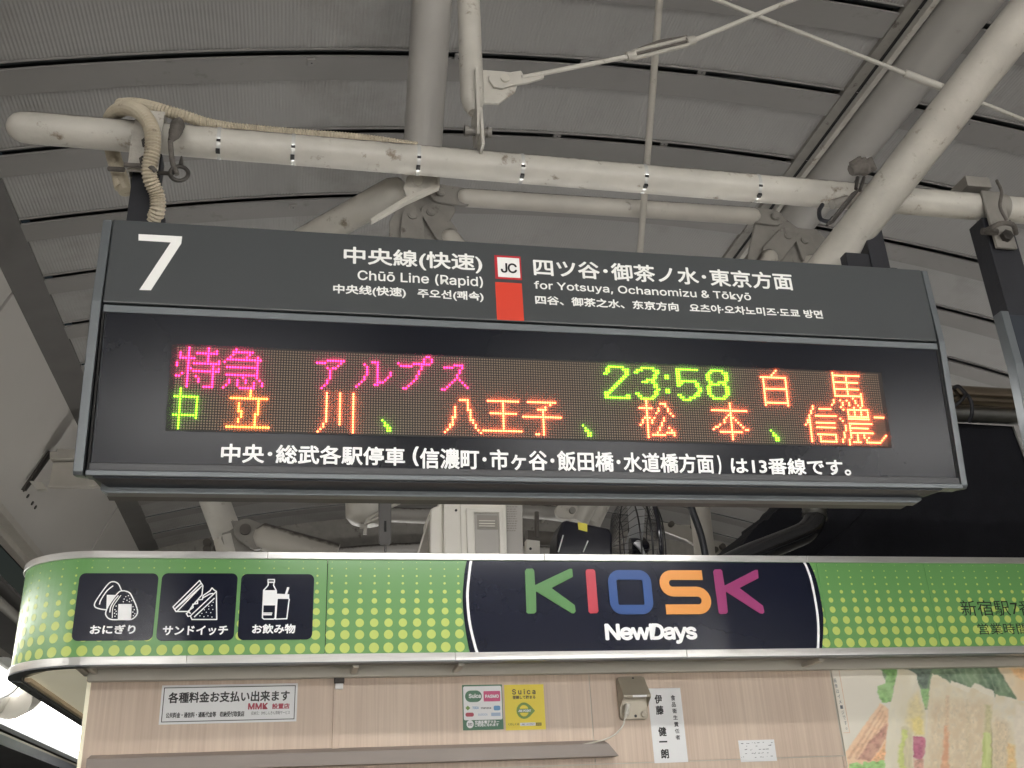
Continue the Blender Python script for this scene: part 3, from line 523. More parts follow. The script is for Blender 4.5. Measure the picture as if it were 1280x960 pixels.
b = MB(); b.pbox(LO, lx0 - 2.4 * dx, ly0 - 1.0 * dy, lx1 + 2.2 * dx, ly1 + 1.0 * dy, -.004, -.0025)
board = b.build('led_board', mat('led_board', (.005, .0035, .003), .5, noise=.1, nscale=5), sign)
led = {k: MB() for k in ' PGRO'}
lit = {}
for j, runs in enumerate(LEDROWS):
    for i0, cnt, c in runs:
        for i in range(i0, i0 + cnt): lit[i, j] = ' PGRO'[c]
def ledrc(i, j): return (lx0 + i * dx, ly1 - j * dy)
hexd = [(math.cos(a * math.pi / 3), math.sin(a * math.pi / 3)) for a in range(6)]
for j in range(32):
    for i in range(288):
        k = lit.get((i, j), ' '); x, y = ledrc(i, j)
        if k == ' ': led[k].add([LO.P(x + .34 * dx * a, y + .34 * dy * c, -.0018) for a, c in hexd], [list(range(6))])
        else:
            r = .41 * dx
            base = [LO.P(x + r * a, y + r * c, -.002) for a, c in hexd]; mid = [LO.P(x + r * .75 * a, y + r * .75 * c, .001) for a, c in hexd]
            led[k].add(base + mid, [(q, (q + 1) % 6, 6 + (q + 1) % 6, 6 + q) for q in range(6)] + [list(range(6, 12))])
def em(n, c, s): return mat(n, (.05, .05, .05), .4, emit=c, es=s)
LM = {' ': mat('unlit_led', (.30, .225, .16), .5), 'P': em('led_pink', (1, .02, .17), 9), 'G': em('led_green', (.30, .95, .02), 5.5), 'R': em('led_red_orange', (1, .14, .045), 16), 'O': em('led_orange', (1, .2, .03), 15)}
for k, nme, lab in ((' ', 'unlit_led_grid', None), ('P', 'lit_led_text', 'glowing pink dot-matrix words'), ('G', 'lit_led_text', 'glowing green dot-matrix time and commas'), ('R', 'lit_led_text', 'glowing red-orange dot-matrix station names'), ('O', 'lit_led_text', 'glowing orange dot-matrix character')):
    o = led[k].build(nme, LM[k], board, kind='stuff', label=lab)

hz = bpy.data.materials.new('added_bloom_pane'); hz.use_nodes = True; hn = hz.node_tree.nodes; hl = hz.node_tree.links  # translucent pane added to spread a bloom round the lit dots
hn.remove(hn['Principled BSDF']); m1 = hn.new('ShaderNodeMixShader'); m1.inputs[0].default_value = .18
tr_ = hn.new('ShaderNodeBsdfTransparent'); tl_ = hn.new('ShaderNodeBsdfTranslucent'); tl_.inputs[0].default_value = (.75, .75, .75, 1)
hl.new(tr_.outputs[0], m1.inputs[1]); hl.new(tl_.outputs[0], m1.inputs[2]); hl.new(m1.outputs[0], hn['Material Output'].inputs[0])
b = MB(); b.flat(LO, [(lx0 - 2.4 * dx, ly0 - 1.0 * dy), (lx1 + 2.2 * dx, ly0 - 1.0 * dy), (lx1 + 2.2 * dx, ly1 + 1.0 * dy), (lx0 - 2.4 * dx, ly1 + 1.0 * dy)], .006); b.build('added_bloom_pane', hz, board)

# ------------------------------------------------------------------ neighbouring sign
ns = thing('neighbour_sign', 'next dark hanging sign, only its grey left edge showing at far right', 'sign', (2.9, 2.75, 2.45))
nx = at(1251, 388, 2.66).x; nz = at(1251, 388, 2.66).z
b = MB(); b.prism(Plane((nx, 2.66, nz), (0, -1, 0), (0, 0, 1)), [(0, 0), (0, -.2), (-.052, -.70), (-.09, -.70), (-.045, -.2), (-.045, 0)], -.03, 0); b.build('end_plate', M['signframe'], ns, bevel=.003)
b = MB(); b.box((nx + .032, 2.665, nz - .24), (nx + 1.6, 2.70, nz - .01)); b.build('upper_cabinet', M['signtray'], ns, bevel=.004)
b = MB(); b.box((nx + .032, 2.71, nz - .70), (nx + 1.6, 2.74, nz - .25)); b.build('lower_cabinet', M['signtray'], ns, bevel=.004)
x0 = at(1238, 310, 2.72).x
b = MB(); b.box((x0, 2.72, 3.0), (x0 + .12, 2.80, 3.56)); b.build('post', M['black'], ns, bevel=.003)
b = MB(); b.box((x0 + .012, 2.70, 3.42), (x0 + .095, 2.712, PZp + .03)); b.tube((x0 + .055, PYp, PZp), (x0 + .135, PYp, PZp), .054, 28, cap=False); b.box((x0 - .03, PYp - .05, PZp + .055), (x0 + .07, PYp + .05, PZp + .10)); b.build('strap_plate', M['gusset'], ns, bevel=.002)
b = MB(); b.tube((x0 + .055, 2.70, 3.465), (x0 + .055, 2.68, 3.465), .022, 6); b.build('bolt', M['bolt'], ns)
b = MB(); b.path(smooth([at(1232, 288, 2.66), at(1240, 284, 2.6), at(1252, 279, 2.6), at(1266, 281, 2.62), at(1270, 292, 2.66)], 5), .009, 8); b.path(smooth([at(1246, 226, 2.66), at(1252, 240, 2.62), at(1250, 258, 2.62), at(1258, 275, 2.64)], 5), .006, 6); b.path([at(1228, 289, 2.68), at(1246, 290, 2.68)], .013, 8); b.build('tie_wire', M['rope'], ns)

# ------------------------------------------------------------------ hoses and small tackle on the pipe
def hose(label, pts, r, rib=.0098, group=None, r2=None):
    P = smooth([at(u, v, Y) for u, v, Y in pts], 10)
    L = [0]
    for a, b in zip(P, P[1:]): L.append(L[-1] + (b - a).length)
    n = int(L[-1] / (rib / 2)); Q = []; R = []; j = 0
    for i in range(n + 1):
        s = L[-1] * i / n
        while j < len(L) - 2 and L[j + 1] < s: j += 1
        t = (s - L[j]) / max(1e-6, L[j + 1] - L[j]); Q.append(P[j].lerp(P[j + 1], t)); R.append(r * (1.0 if i % 2 else .80) * (1 if r2 is None else (1 + (r2 / r - 1) * i / n)))
    mb = MB(); mb.path(Q, R, 14)
    for i in range(len(mb.s)): mb.s[i] = False
    return mb.build('ribbed_hose', M['hose'], None, label=label, cat='hose', group=group)
g_ = 'ribbed hoses looped over the pipe'
hose('fat ribbed cream hose looping over the pipe and down into the sign', [(158, 240, 2.86), (147, 212, 2.88), (140, 186, 2.9), (137, 160, 2.86), (141, 144, 2.78), (157, 135, 2.69), (176, 141, 2.63), (189, 160, 2.62), (191, 185, 2.63), (187, 208, 2.65), (188, 224, 2.67), (196, 243, 2.70), (197, 262, 2.72), (190, 280, 2.76)], .0245, group=g_)
hose('slimmer ribbed hose running along the top of the pipe towards the right', [(150, 132, 2.84), (170, 131, 2.78), (196, 136, 2.72), (230, 145, 2.72), (258, 154, 2.74), (285, 159, 2.77), (330, 163, 2.79), (380, 167, 2.80), (430, 170, 2.81), (470, 174, 2.82), (522, 181, 2.82)], .024, group=g_, r2=.011)
hose('short ribbed hose end hanging behind the pipe to the left of the strap plate', [(139, 175, 2.88), (142, 195, 2.89), (147, 215, 2.88), (151, 235, 2.86)], .021, group=g_)
h = thing('cable_hook', 'grimy knotted strap hanging down to a round cable hook below the pipe', 'hook', at(225, 215, 2.66))
b = MB(); b.path(smooth([at(224, 150, 2.70), at(221, 160, 2.66), at(218, 168, 2.64), at(213, 176, 2.64)], 5), [.010, .013, .019, .022, .022, .021, .019, .021, .020, .019, .018, .016, .014, .012, .010, .009][:16], 8); b.path(smooth([at(213, 176, 2.64), at(214, 190, 2.65), at(216, 204, 2.66), at(221, 218, 2.66)], 4), .008, 8); b.build('strap', M['rope'], h)
b = MB(); cc = at(224, 217, 2.66); rr = .026
b.path([cc + Vector((rr * math.cos(a), 0, rr * math.sin(a))) for a in [i * math.pi / 10 for i in range(21)]], .0065, 8, cap=False); b.path([at(194, 216, 2.68), at(216, 217, 2.66)], .0065, 8); b.path([at(227, 196, 2.7), at(226, 208, 2.66)], [.003, .008], 8); b.build('hook_ring', M['bolt'], h)
b = MB(); b.path([at(136, 211, 2.82), at(155, 212, 2.80)], .008, 8); b.build('metal_tie', M['rope'], h); b = MB(); b.path([at(155, 206, 2.675), at(175, 207, 2.67), at(191, 210, 2.63), at(194, 214, 2.64)], .007, 8); b.build('metal_tie', M['rope'], h)
h = thing('chain_tackle', 'grimy clamp and link chain dangling where the pipe meets the slanted tube', 'chain', at(1070, 240, 2.62))
b = MB()
for (u, v, s) in ((1074, 214, .032), (1083, 211, .026), (1070, 207, .02)): 
    q = at(u, v, 2.55); b.path([q + Vector((-s, 0, 0)), q + Vector((s * .3, -.01, s * .5)), q + Vector((s, 0, -s * .2))], [s * .6, s, s * .5], 7)
b.build('clamp', M['rope'], h)
b = MB()
for (a, c) in (((1072, 222), (1070, 236)), ((1080, 222), (1075, 238))): b.path([at(*a, 2.5), at(*c, 2.46)], .006, 7)
for i in range(8):
    q = at(1069 - i * 3.9, 240 + i * 4.9, 2.46); q2 = at(1065 - i * 3.9, 245 + i * 4.9, 2.46); w = Vector((.013, 0, .009))
    b.path([q, q + w, q2 + w, q2, q2 - w, q - w, q], .0042, 6)
b.build('chain_links', M['bolt'], h)
b = MB(); b.path(smooth([at(1028, 256, 2.66), at(1024, 264, 2.64), at(1026, 274, 2.62), at(1036, 277, 2.61), at(1042, 272, 2.61)], 6), .0075, 8); b.build('black_hook', M['black'], h)
b = MB(); b.path([at(1060, 250, 2.70), at(1040, 256, 2.69)], .018, 6); b.build('wedge', M['gusset'], h)

# ------------------------------------------------------------------ vertical hanger with gusset and tie rods
HY = 2.73
hp = vert(HY)
hang = thing('vertical_hanger', 'upright cream tube ending in a slotted bolted plate on the horizontal pipe', 'hanger', at(595, 120, HY))
b = MB(); b.path([at(583, -70, HY), at(590, 118, HY), at(591, 130, HY), at(593, 141, HY)], [.041, .041, .037, .022], 24); b.build('hanger_tube', M['tube'], hang)
b = MB(); fp = Plane(at(594, 140, HY), (0, 1, 0), (0, 0, 1)); b.prism(fp, [(-.05, -.13), (.03, -.13), (.05, -.05), (.05, .14), (-.062, .14), (-.062, -.04)], -.006, .006); b.build('tongue_plate', M['tube'], hang, bevel=.002)
b = MB(); b.prism(Plane(at(598.5, 170, HY), (0, 1, 0), (0, 0, 1)), [(-.075, -.09), (.02, -.09), (.02, .06), (-.06, .075)], -.005, .005); b.build('fork_plate', M['tube'], hang, bevel=.002)
b = MB(); q = at(597, 165, HY - .02); b.tube(q + Vector((-.045, 0, 0)), q + Vector((.045, 0, 0)), .014, 10); b.tube(q + Vector((-.045, 0, 0)), q + Vector((-.032, 0, 0)), .021, 6); b.tube(q + Vector((.032, 0, 0)), q + Vector((.046, 0, 0)), .021, 6); b.build('pin_bolt', M['gusset'], hang)
b = MB(); b.prism(hp, px(hp, [(604, 85), (630, 87), (651, 90), (645, 112), (624, 127), (605, 126)]), -.02, -.008); b.build('gusset_plate', M['tube'], hang, bevel=.002)
rod = thing('tie_rod', 'thin cream tie rod with a rusty turnbuckle rising to the right from the hanger plate', 'tie rod', at(800, 65, HY))
b = MB(); b.prism(hp, px(hp, [(611, 95), (651, 89), (654, 94), (680, 93), (680, 98), (660, 104), (640, 107), (628, 111), (617, 109), (611, 101)]), -.006, .004); b.build('eye_plate', M['tube'], rod, bevel=.0015)
b = MB(); b.prism(hp, circ(*hp.loc(631, 100), .016), .004, .012); b.build('eye_pin', M['frame'], rod)
b = MB(); b.path([at(652, 97, HY), at(783, 71, HY - .02)], .009, 12); b.path([at(868, 50, HY - .03), at(1010, -8, HY - .06), at(1100, -45, HY - .1)], .0095, 12); b.build('rod', M['tube'], rod)
b = MB(); ta = at(783, 71, HY - .02); tb = at(868, 50, HY - .03)
b.path([ta, ta.lerp(tb, .12)], .017, 10); b.path([ta.lerp(tb, .88), tb], .017, 10)
for s in (-1, 1): b.path([ta + Vector((0, 0, s * .003)), ta.lerp(tb, .12) + Vector((0, 0, s * .016)), ta.lerp(tb, .88) + Vector((0, 0, s * .016)), tb + Vector((0, 0, s * .003))], .008, 8)
b.build('turnbuckle', M['dirtybr'], rod)
b = MB(); b.path([ta.lerp(tb, .02), ta.lerp(tb, .98)], .006, 8); b.path([ta.lerp(tb, .15) + Vector((0, 0, .022)), ta.lerp(tb, .5) + Vector((0, 0, .031)), ta.lerp(tb, .9) + Vector((0, 0, .024))], [.004, .008, .006], 6); b.build('rusty_thread', M['rope'], rod)
rod2 = thing('tie_rod', 'second thin cream tie rod sloping down to the right behind the slanted tube', 'tie rod', at(1100, 80, 3.2))
b = MB(); b.path([at(850, -18, 3.1), at(1132, 92, 3.2)], .010, 12); b.path([at(1176, 108, 3.2), at(1330, 170, 3.3)], .010, 12); b.build('rod', M['tube'], rod2)
b = MB(); b.path([at(1131, 91.5, 3.2), at(1180, 110, 3.2)], .018, 12); b.build('sleeve', M['tube'], rod2)
b = MB(); b.tube(at(826, -20, 3.2), at(799, 330, 4.5), .017, 14); b.build('thin_conduit', M['beam'], None, label='thin straight conduit tube passing behind the horizontal pipe', cat='conduit')

# big slanted tube in front at right, and the thick tube left of the hanger
b = MB(); b.tube(at(1006, 370, 3.0), at(1345, -62, 1.92), .068, 36); b.build('slanted_tube', M['rustpaint'], None, label='thick cream tube slanting down from the upper right corner in front of the horizontal pipe', cat='tube')
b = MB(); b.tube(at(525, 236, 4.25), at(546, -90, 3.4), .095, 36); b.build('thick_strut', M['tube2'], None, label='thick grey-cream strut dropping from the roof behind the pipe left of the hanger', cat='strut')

# ------------------------------------------------------------------ truss nodes behind the sign
TY = 4.3
tp = vert(TY)
tr = thing('roof_truss', 'grey bolted truss nodes joined by a level round-ended tube behind the top of the sign', 'truss', at(750, 262, TY))
def L(u, v): return tp.loc(u, v)
def node(name, outline, h0, h1, m='gusset'):
    b = MB(); b.prism(tp, px(tp, outline), h0, h1); return b.build(name, M[m], tr, bevel=.004)
node('node_plate', [(487, 300), (487, 275), (500, 255), (530, 238), (560, 235), (570, 262), (548, 300), (540, 312)], -.03, -.01)
node('node_plate', [(948, 262), (970, 262), (998, 283), (1022, 286), (1036, 300), (1020, 345), (930, 345), (940, 300)], -.03, -.01)
def tab(a, b_, r0, r1, h0=-.008, h1=.012, m='gusset'):
    b = MB(); b.prism(tp, capsule(L(*a), L(*b_), r0, r1), h0, h1); b.build('fork_tab', M[m], tr, bevel=.003)
tab((550, 243), (578, 247), .055, .055); tab((967, 273), (945, 270), .05, .05)
tab((515, 272), (515, 305), .052, .062, .0, .02); tab((538, 268), (556, 292), .05, .062, .0, .02)
tab((983, 297), (965, 318), .055, .06, .0, .02); tab((1004, 303), (1012, 322), .052, .058, .0, .02)
for q in ((550, 243), (967, 273), (515, 272), (538, 268), (983, 297), (1004, 303)):
    b = MB(); b.prism(tp, circ(*L(*q), .024, 18), .012, .030); b.prism(tp, circ(*L(*q), .018, 18), .030, .034); b.build('pin', M['gusset'], tr, bevel=.002)
def P4(u, v, dy=0): return at(u, v, TY + dy)
b = MB(); b.path([P4(572, 246), P4(574, 246.2), P4(580, 247), P4(940, 270), P4(946, 270.6), P4(949, 271)], [.02, .036, .048, .048, .036, .02], 24); b.build('chord_tube', M['beam'], tr)
for a, c in (((515, 300), (514, 420)), ((556, 290), (640, 392)), ((965, 316), (900, 420)), ((1011, 320), (1040, 420))):
    a3 = P4(*a); c3 = P4(*c); d = (c3 - a3).normalized()
    b = MB(); b.path([a3, a3 + d * .01, a3 + d * .035, c3], [.02, .036, .05, .05], 24); b.build('strut_tube', M['beam'], tr)
br = thing('brace_tube', 'short cream brace slanting down left from a bolted plate under the pipe', 'brace', at(440, 260, 3.1))
bp = Plane(at(520, 235, 2.86), (1, 0, 0), (0, 0, 1))
a3 = at(505, 232, 2.95); c3 = at(330, 330, 3.45); d = (c3 - a3).normalized()
b = MB(); b.path([a3, a3 + d * .012, a3 + d * .05, c3], [.018, .038, .052, .055], 24); b.build('brace_body', M['tube'], br)
b = MB(); b.prism(bp, px(bp, [(508, 222), (517, 215), (548, 213), (549, 232), (520, 247), (508, 247), (504, 236)]), -.01, .006); b.build('ear_plate', M['dirtybr'], br, bevel=.003)
b = MB(); b.prism(bp, px(bp, [(462, 276), (505, 249), (545, 233), (546.5, 208), (549.5, 208), (549, 236), (507, 255), (464, 279)]), -.012, .012); b.build('edge_flange', M['beam'], br, bevel=.002)
b = MB(); b.prism(bp, circ(*bp.loc(522, 226), .017, 16, .024), .004, .009); b.build('plug', M['frame'], br, bevel=.002)

# ------------------------------------------------------------------ kiosk
KZ0, KZ1, KX, KR = 2.243, 2.609, -.75, .32
def prof(s, off=0):                              # plan of the fascia: s metres along it, off metres outward
    if s >= 0: return (KX + s, 4.0 - off)
    q = KR * math.pi / 2
    if -s <= q:
        a = -s / KR; return (KX - (KR + off) * math.sin(a), 4.0 + KR - (KR + off) * math.cos(a))
    return (KX - KR - off, 4.0 + KR + (-s - q))
kiosk = thing('kiosk', 'station kiosk with a green dotted fascia rounded at its left end above a wood-grain wall', 'kiosk', (1, 4.3, 0))
def strip(mb, s0, s1, z0, z1, off, th=.004, m=0, step=.02):
    ss = [s0]
    while ss[-1] < min(s1, 0) - step: ss.append(ss[-1] + step)
    if s0 < 0 < s1: ss.append(0.0)
    ss.append(s1); vs = []
    for s in ss:
        for o in (off, off - th):
            x, y = prof(s, o); vs += [(x, y, z0), (x, y, z1)]
    fs = []
    for i in range(len(ss) - 1):
        a = 4 * i; b = a + 4; fs += [(a, b, b + 1, a + 1), (a + 2, a + 3, b + 3, b + 2), (a + 1, b + 1, b + 3, a + 3), (a, a + 2, b + 2, b)]
    e = 4 * (len(ss) - 1); fs += [(0, 1, 3, 2), (e, e + 2, e + 3, e + 1)]
    mb.add(vs, fs, m, False)
FP = vert(4.0, KX, 0)                            # local x = s, local y = z
s_a = FP.loc(408, 760)[0]; s_n0 = FP.loc(585, 760)[0]; s_n1 = FP.loc(1030, 760)[0]; s_b = FP.loc(1166, 760)[0]
cuts = [-3.2, s_a, (s_n0 + .0), s_n1, s_b, 6.2]
panels = []
for i in range(5):
    a, c = cuts[i], cuts[i + 1]
    b = MB(); strip(b, a + .0015, c - .0015, KZ0, KZ1, 0, .02)
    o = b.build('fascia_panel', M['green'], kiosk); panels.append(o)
    for k, f in enumerate(o.data.polygons): pass
b = MB(); strip(b, -3.2, 6.2, KZ0 + .01, KZ1 - .01, -.02, .01); b.build('fascia_backing', M['seam'], kiosk)
for nm, z0, z1 in (('top_trim', KZ1, KZ1 + .028), ('bottom_trim', KZ0 - .030, KZ0)):
    segs = [-3.2, -.62, .62, 1.73, 2.9, 4.1, 6.2] if nm == 'top_trim' else [-3.2, .35, 1.35, 2.3, 3.45, 6.2]
    for a, c in zip(segs, segs[1:]):
        b = MB(); strip(b, a + .0006, c - .0006, z0, z1, .008, .03); b.build(nm, M['steel'], kiosk, bevel=.002)
b = MB(); strip(b, -3.2, 6.2, KZ0 - .034, KZ0 - .030, .008, .05); b.build('trim_return', M['signframe'], kiosk)
# dotted print
PD = .0556
rowpx = [88, 127, 170, 214, 265, 320, 383, 452, 523, 602]; rowr = [2.2, 4.3, 6.3, 7.2, 11.5, 15.5, 19.5, 23.5, 25.5, 27.5]
xr = FP.loc(81.9, 813)[0]
rows = [(FP.loc(1100, 690 + v / 5.3333)[1], r / 5.3333 * .00372) for v, r in zip(rowpx, rowr)]
b = MB()
for i in range(-22, 90):
    s = xr + i * PD
    if s_n0 + .03 < s < s_n1 - .03 or s > 6.1: continue
    for z, r in rows:
        if z + r > KZ1: r = KZ1 - z - .0005
        n = 16 if r > .006 else 8; vs = []
        for q in range(n):
            a = 2 * math.pi * q / n; x, y = prof(s + r * math.cos(a), .0008); vs.append((x, y, z + r * math.sin(a)))
        b.add(vs, [list(range(n))])
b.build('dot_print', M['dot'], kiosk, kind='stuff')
# navy name board with white arcs
c8 = (570, 690, 2.6667)
def fpx(pts, c=c8): return px(FP, pts, c)
zt, zb = KZ1 - .0008, KZ0 + .0008
def arc(pts, n=7): return [tuple(p) for p in smooth([Vector((*q, 0)).to_2d() for q in pts], n)]
def clampz(pts): return [(x, min(zt, max(zb, z))) for x, z in pts]
lf = fpx([(38, 18), (28, 70), (22, 160), (30, 250), (46, 340)]); rg = fpx([(1172, 24), (1200, 90), (1221, 190), (1224, 260), (1219, 335)])
L2 = clampz([tuple(p) for p in smooth([Vector(q) for q in lf], 6)]); R2 = clampz([tuple(p) for p in smooth([Vector(q) for q in rg], 6)])
b = MB(); b.flat(FP, L2 + R2[::-1], .0015); navy = b.build('name_board', M['navy'], kiosk)
wl_ = clampz([tuple(p) for p in smooth([Vector(q) for q in fpx([(51, 18), (43, 80), (38, 150), (46, 240), (70, 340)])], 6)])
wr_ = clampz([tuple(p) for p in smooth([Vector(q) for q in fpx([(1157, 24), (1182, 90), (1200, 180), (1207, 250), (1206, 335)])], 6)])
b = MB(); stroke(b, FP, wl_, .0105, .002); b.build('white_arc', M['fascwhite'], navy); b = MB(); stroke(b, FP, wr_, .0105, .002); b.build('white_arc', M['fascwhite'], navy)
def kpart(nm, polys, m, h=.002):
    b = MB()
    for q in polys: b.prism(FP, q, h, h + .004)
    b.build(nm, M[m], navy, bevel=.0012)
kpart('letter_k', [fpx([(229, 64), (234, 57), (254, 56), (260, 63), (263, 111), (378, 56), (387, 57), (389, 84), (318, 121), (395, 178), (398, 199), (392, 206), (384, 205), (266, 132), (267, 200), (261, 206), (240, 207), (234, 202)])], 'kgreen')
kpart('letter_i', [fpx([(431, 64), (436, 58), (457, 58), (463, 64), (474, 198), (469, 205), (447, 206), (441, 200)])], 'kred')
o0 = FP.loc(570 + 503 / 2.6667, 690 + 61 / 2.6667); o1 = FP.loc(570 + 660 / 2.6667, 690 + 208 / 2.6667)
i0 = FP.loc(570 + 533 / 2.6667, 690 + 93 / 2.6667); i1 = FP.loc(570 + 628 / 2.6667, 690 + 177 / 2.6667)
O = rrect(o0[0], o1[1], o1[0], o0[1], .05, 8); I = rrect(i0[0], i1[1], i1[0], i0[1], .007, 8)
b = MB(); n = len(O); vs = [FP.P(x, y, h) for h in (.002, .006) for x, y in O + I]
fs = [(2 * n + i, 2 * n + (i + 1) % n, 3 * n + (i + 1) % n, 3 * n + i) for i in range(n)] + [(i, (i + 1) % n, 2 * n + (i + 1) % n, 2 * n + i) for i in range(n)] + [(n + i, 3 * n + i, 3 * n + (i + 1) % n, n + (i + 1) % n) for i in range(n)]
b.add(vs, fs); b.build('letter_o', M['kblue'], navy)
# S: thick rounded path
k = 2.6667
def q8(u, v): return FP.loc(570 + u / k, 690 + v / k)
a0 = q8(819, 78); zt1 = a0[1]; zm = q8(760, 133)[1]; zb1 = q8(700, 192)[1]; xl = q8(693, 105)[0]; xrr = q8(833, 160)[0]
w = (q8(760, 62)[1] - q8(760, 94)[1])
def arcp(cx, cz, r, a0_, a1_, n=12): return [(cx + r * math.cos(math.radians(a0_ + (a1_ - a0_) * i / n)), cz + r * math.sin(math.radians(a0_ + (a1_ - a0_) * i / n))) for i in range(n + 1)]
r1 = (zt1 - zm) / 2; r2 = (zm - zb1) / 2
mid = [(a0[0], zt1)] + arcp(xl + r1, zt1 - r1, r1, 90, 270) + arcp(xrr - r2, zm - r2, r2, 90, -90) + [(q8(699, 192)[0], zb1)]
V = [Vector(p) for p in mid]; lft = []; rgt = []
for i, p in enumerate(V):
    d = (V[min(i + 1, len(V) - 1)] - V[max(i - 1, 0)]).normalized(); nq = Vector((-d.y, d.x)) * w / 2; lft.append(p + nq); rgt.append(p - nq)
b = MB(); n = len(V); vs = [FP.P(*p, h) for h in (.002, .006) for p in lft + rgt]
fs = [(2 * n + i, 2 * n + i + 1, 3 * n + i + 1, 3 * n + i) for i in range(n - 1)] + [(i, 2 * n + i, 2 * n + i + 1, i + 1) for i in range(n - 1)] + [(n + i, n + i + 1, 3 * n + i + 1, 3 * n + i) for i in range(n - 1)] + [(0, n, 3 * n, 2 * n), (n - 1, 3 * n - 1, 4 * n - 1, 2 * n - 1)]
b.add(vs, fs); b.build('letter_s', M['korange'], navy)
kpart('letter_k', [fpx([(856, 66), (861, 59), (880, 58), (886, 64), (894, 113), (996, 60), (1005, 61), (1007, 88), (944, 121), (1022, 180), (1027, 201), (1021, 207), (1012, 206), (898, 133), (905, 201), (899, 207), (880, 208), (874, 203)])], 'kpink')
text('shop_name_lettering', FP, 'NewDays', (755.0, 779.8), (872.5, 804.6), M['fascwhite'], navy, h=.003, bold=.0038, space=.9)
# opening-hours print at right
text('station_lettering', FP, '新宿駅7番線', (1198.5, 750.5), (1315, 769.5), M['ink'], panels[4], h=.002, off=.0)
text('station_lettering', FP, '営業時間 6:30', (1220.5, 779.3), (1318, 792.5), M['ink'], panels[4], h=.002, off=.0)

# food icons
c7 = (90, 700, 4)
def ic(pts): return px(FP, pts, c7)
def plate(tl, br, lab):
    x0, z1 = FP.loc(90 + tl[0] / 4, 700 + tl[1] / 4); x1, z0 = FP.loc(90 + br[0] / 4, 700 + br[1] / 4)
    b = MB(); b.flat(FP, rrect(x0, z0, x1, z1, .022), .0016); return b.build('food_icon', M['navy'], kiosk, label=lab)
def draw(par, lines=(), fills=(), blacks=(), w=.0045, dots=()):
    b = MB(); h = .0020
    for q in fills[:1] if False else (): pass
    for q in lines: stroke(b, FP, ic(q), w, h)
    for q in fills: b.flat(FP, ic(q), h + .0016)
    for (u, v) in dots: b.flat(FP, circ(*ic([(u, v)])[0], .0022, 6), h + .001)
    b.build('icon_drawing', M['fascwhite'], par)
    if blacks:
        b = MB()
        for q in blacks: b.flat(FP, ic(q), .0030)
        b.build('icon_shade', M['navy'], par)
def cr(pts, n=5): return [(p.x, p.y) for p in smooth([Vector(q) for q in pts], n)]
pl = plate((40, 66), (402, 402), 'navy square with a white drawing of two rice balls')
back = cr([(250, 158), (232, 120), (205, 109), (180, 122), (140, 175), (115, 215), (116, 235), (140, 245), (172, 250)])
front = cr([(262, 155), (285, 163), (300, 182), (325, 240), (326, 272), (300, 297), (250, 299), (195, 298), (172, 280), (172, 255), (195, 212), (235, 162), (262, 155)])
draw(pl, [back, cr([(205, 130), (175, 155), (145, 200), (138, 222)])], [[(175, 175), (225, 176), (212, 192), (190, 220), (172, 245), (173, 220)]])
b = MB(); b.flat(FP, ic(front), .0040); b.build('icon_shade', M['navy'], pl)
b = MB(); h = .0044; stroke(b, FP, ic(front), .0045, h)
stroke(b, FP, ic(cr([(232, 180), (212, 205), (195, 235), (190, 262)])), .004, h); stroke(b, FP, ic(cr([(245, 178), (222, 210), (205, 240), (202, 290)])), .003, h)
b.flat(FP, ic([(233, 222), (300, 222), (296, 298), (230, 298)]), .0060)
for q in ((270, 185), (283, 180), (290, 195), (262, 197), (276, 203), (258, 210), (288, 210), (300, 205), (306, 235), (312, 250), (305, 262), (315, 270), (308, 280), (222, 232), (216, 250), (222, 258), (214, 268), (224, 272), (216, 283)): b.flat(FP, circ(*ic([q])[0], .0022, 6), .0056)
b.build('icon_drawing', M['fascwhite'], pl)
pl2 = plate((452, 66), (808, 402), 'navy square with a white drawing of two cut sandwiches')
draw(pl2, [[(638, 103), (655, 130), (650, 175), (600, 232), (583, 258), (520, 258), (505, 235), (638, 103)], [(520, 240), (645, 118)], [(513, 248), (650, 130)], [(640, 140), (528, 255)], [(600, 298), (592, 280), (722, 158), (724, 298), (600, 298)], [(592, 268), (582, 255), (606, 238), (604, 222), (628, 218), (628, 200), (652, 198), (656, 178), (690, 155), (700, 140), (710, 150), (722, 158)], [(582, 262), (572, 268), (580, 282), (592, 280)], [(612, 285), (712, 192)], [(655, 190), (690, 170), (705, 168)]],
     dots=[(640, 280), (660, 284), (680, 280), (700, 286), (650, 268), (672, 262), (694, 264), (662, 250), (684, 246), (704, 248), (700, 228), (684, 232), (706, 212)])
pl3 = plate((848, 70), (1200, 398), 'navy square with a white drawing of a bottle and a straw cup')
draw(pl3, [[(980, 98), (1012, 98), (1012, 112), (980, 112), (980, 98)], [(982, 112), (980, 128), (958, 152), (952, 290), (960, 296), (1010, 296), (1016, 288), (1022, 155), (1008, 128), (1010, 112)], [(1026, 190), (1018, 296), (1074, 294), (1086, 196)], [(1078, 138), (1068, 170)], [(1084, 138), (1074, 170)], [(956, 266), (1000, 266)], [(956, 274), (998, 274)]],
     [[(958, 152), (1024, 152), (1018, 228), (956, 228)], [(1024, 170), (1086, 172), (1086, 196), (1022, 195)]])
for s_, p_, tl, br in (('おにぎり', pl, (93, 325), (316, 370)), ('サンドイッチ', pl2, (456, 330), (778, 376)), ('お飲み物', pl3, (902, 321), (1116, 368))):
    text('icon_caption', FP, s_, (90 + tl[0] / 4, 700 + tl[1] / 4), (90 + br[0] / 4, 700 + br[1] / 4), M['fascwhite'], p_, h=.0026, bold=.0013)

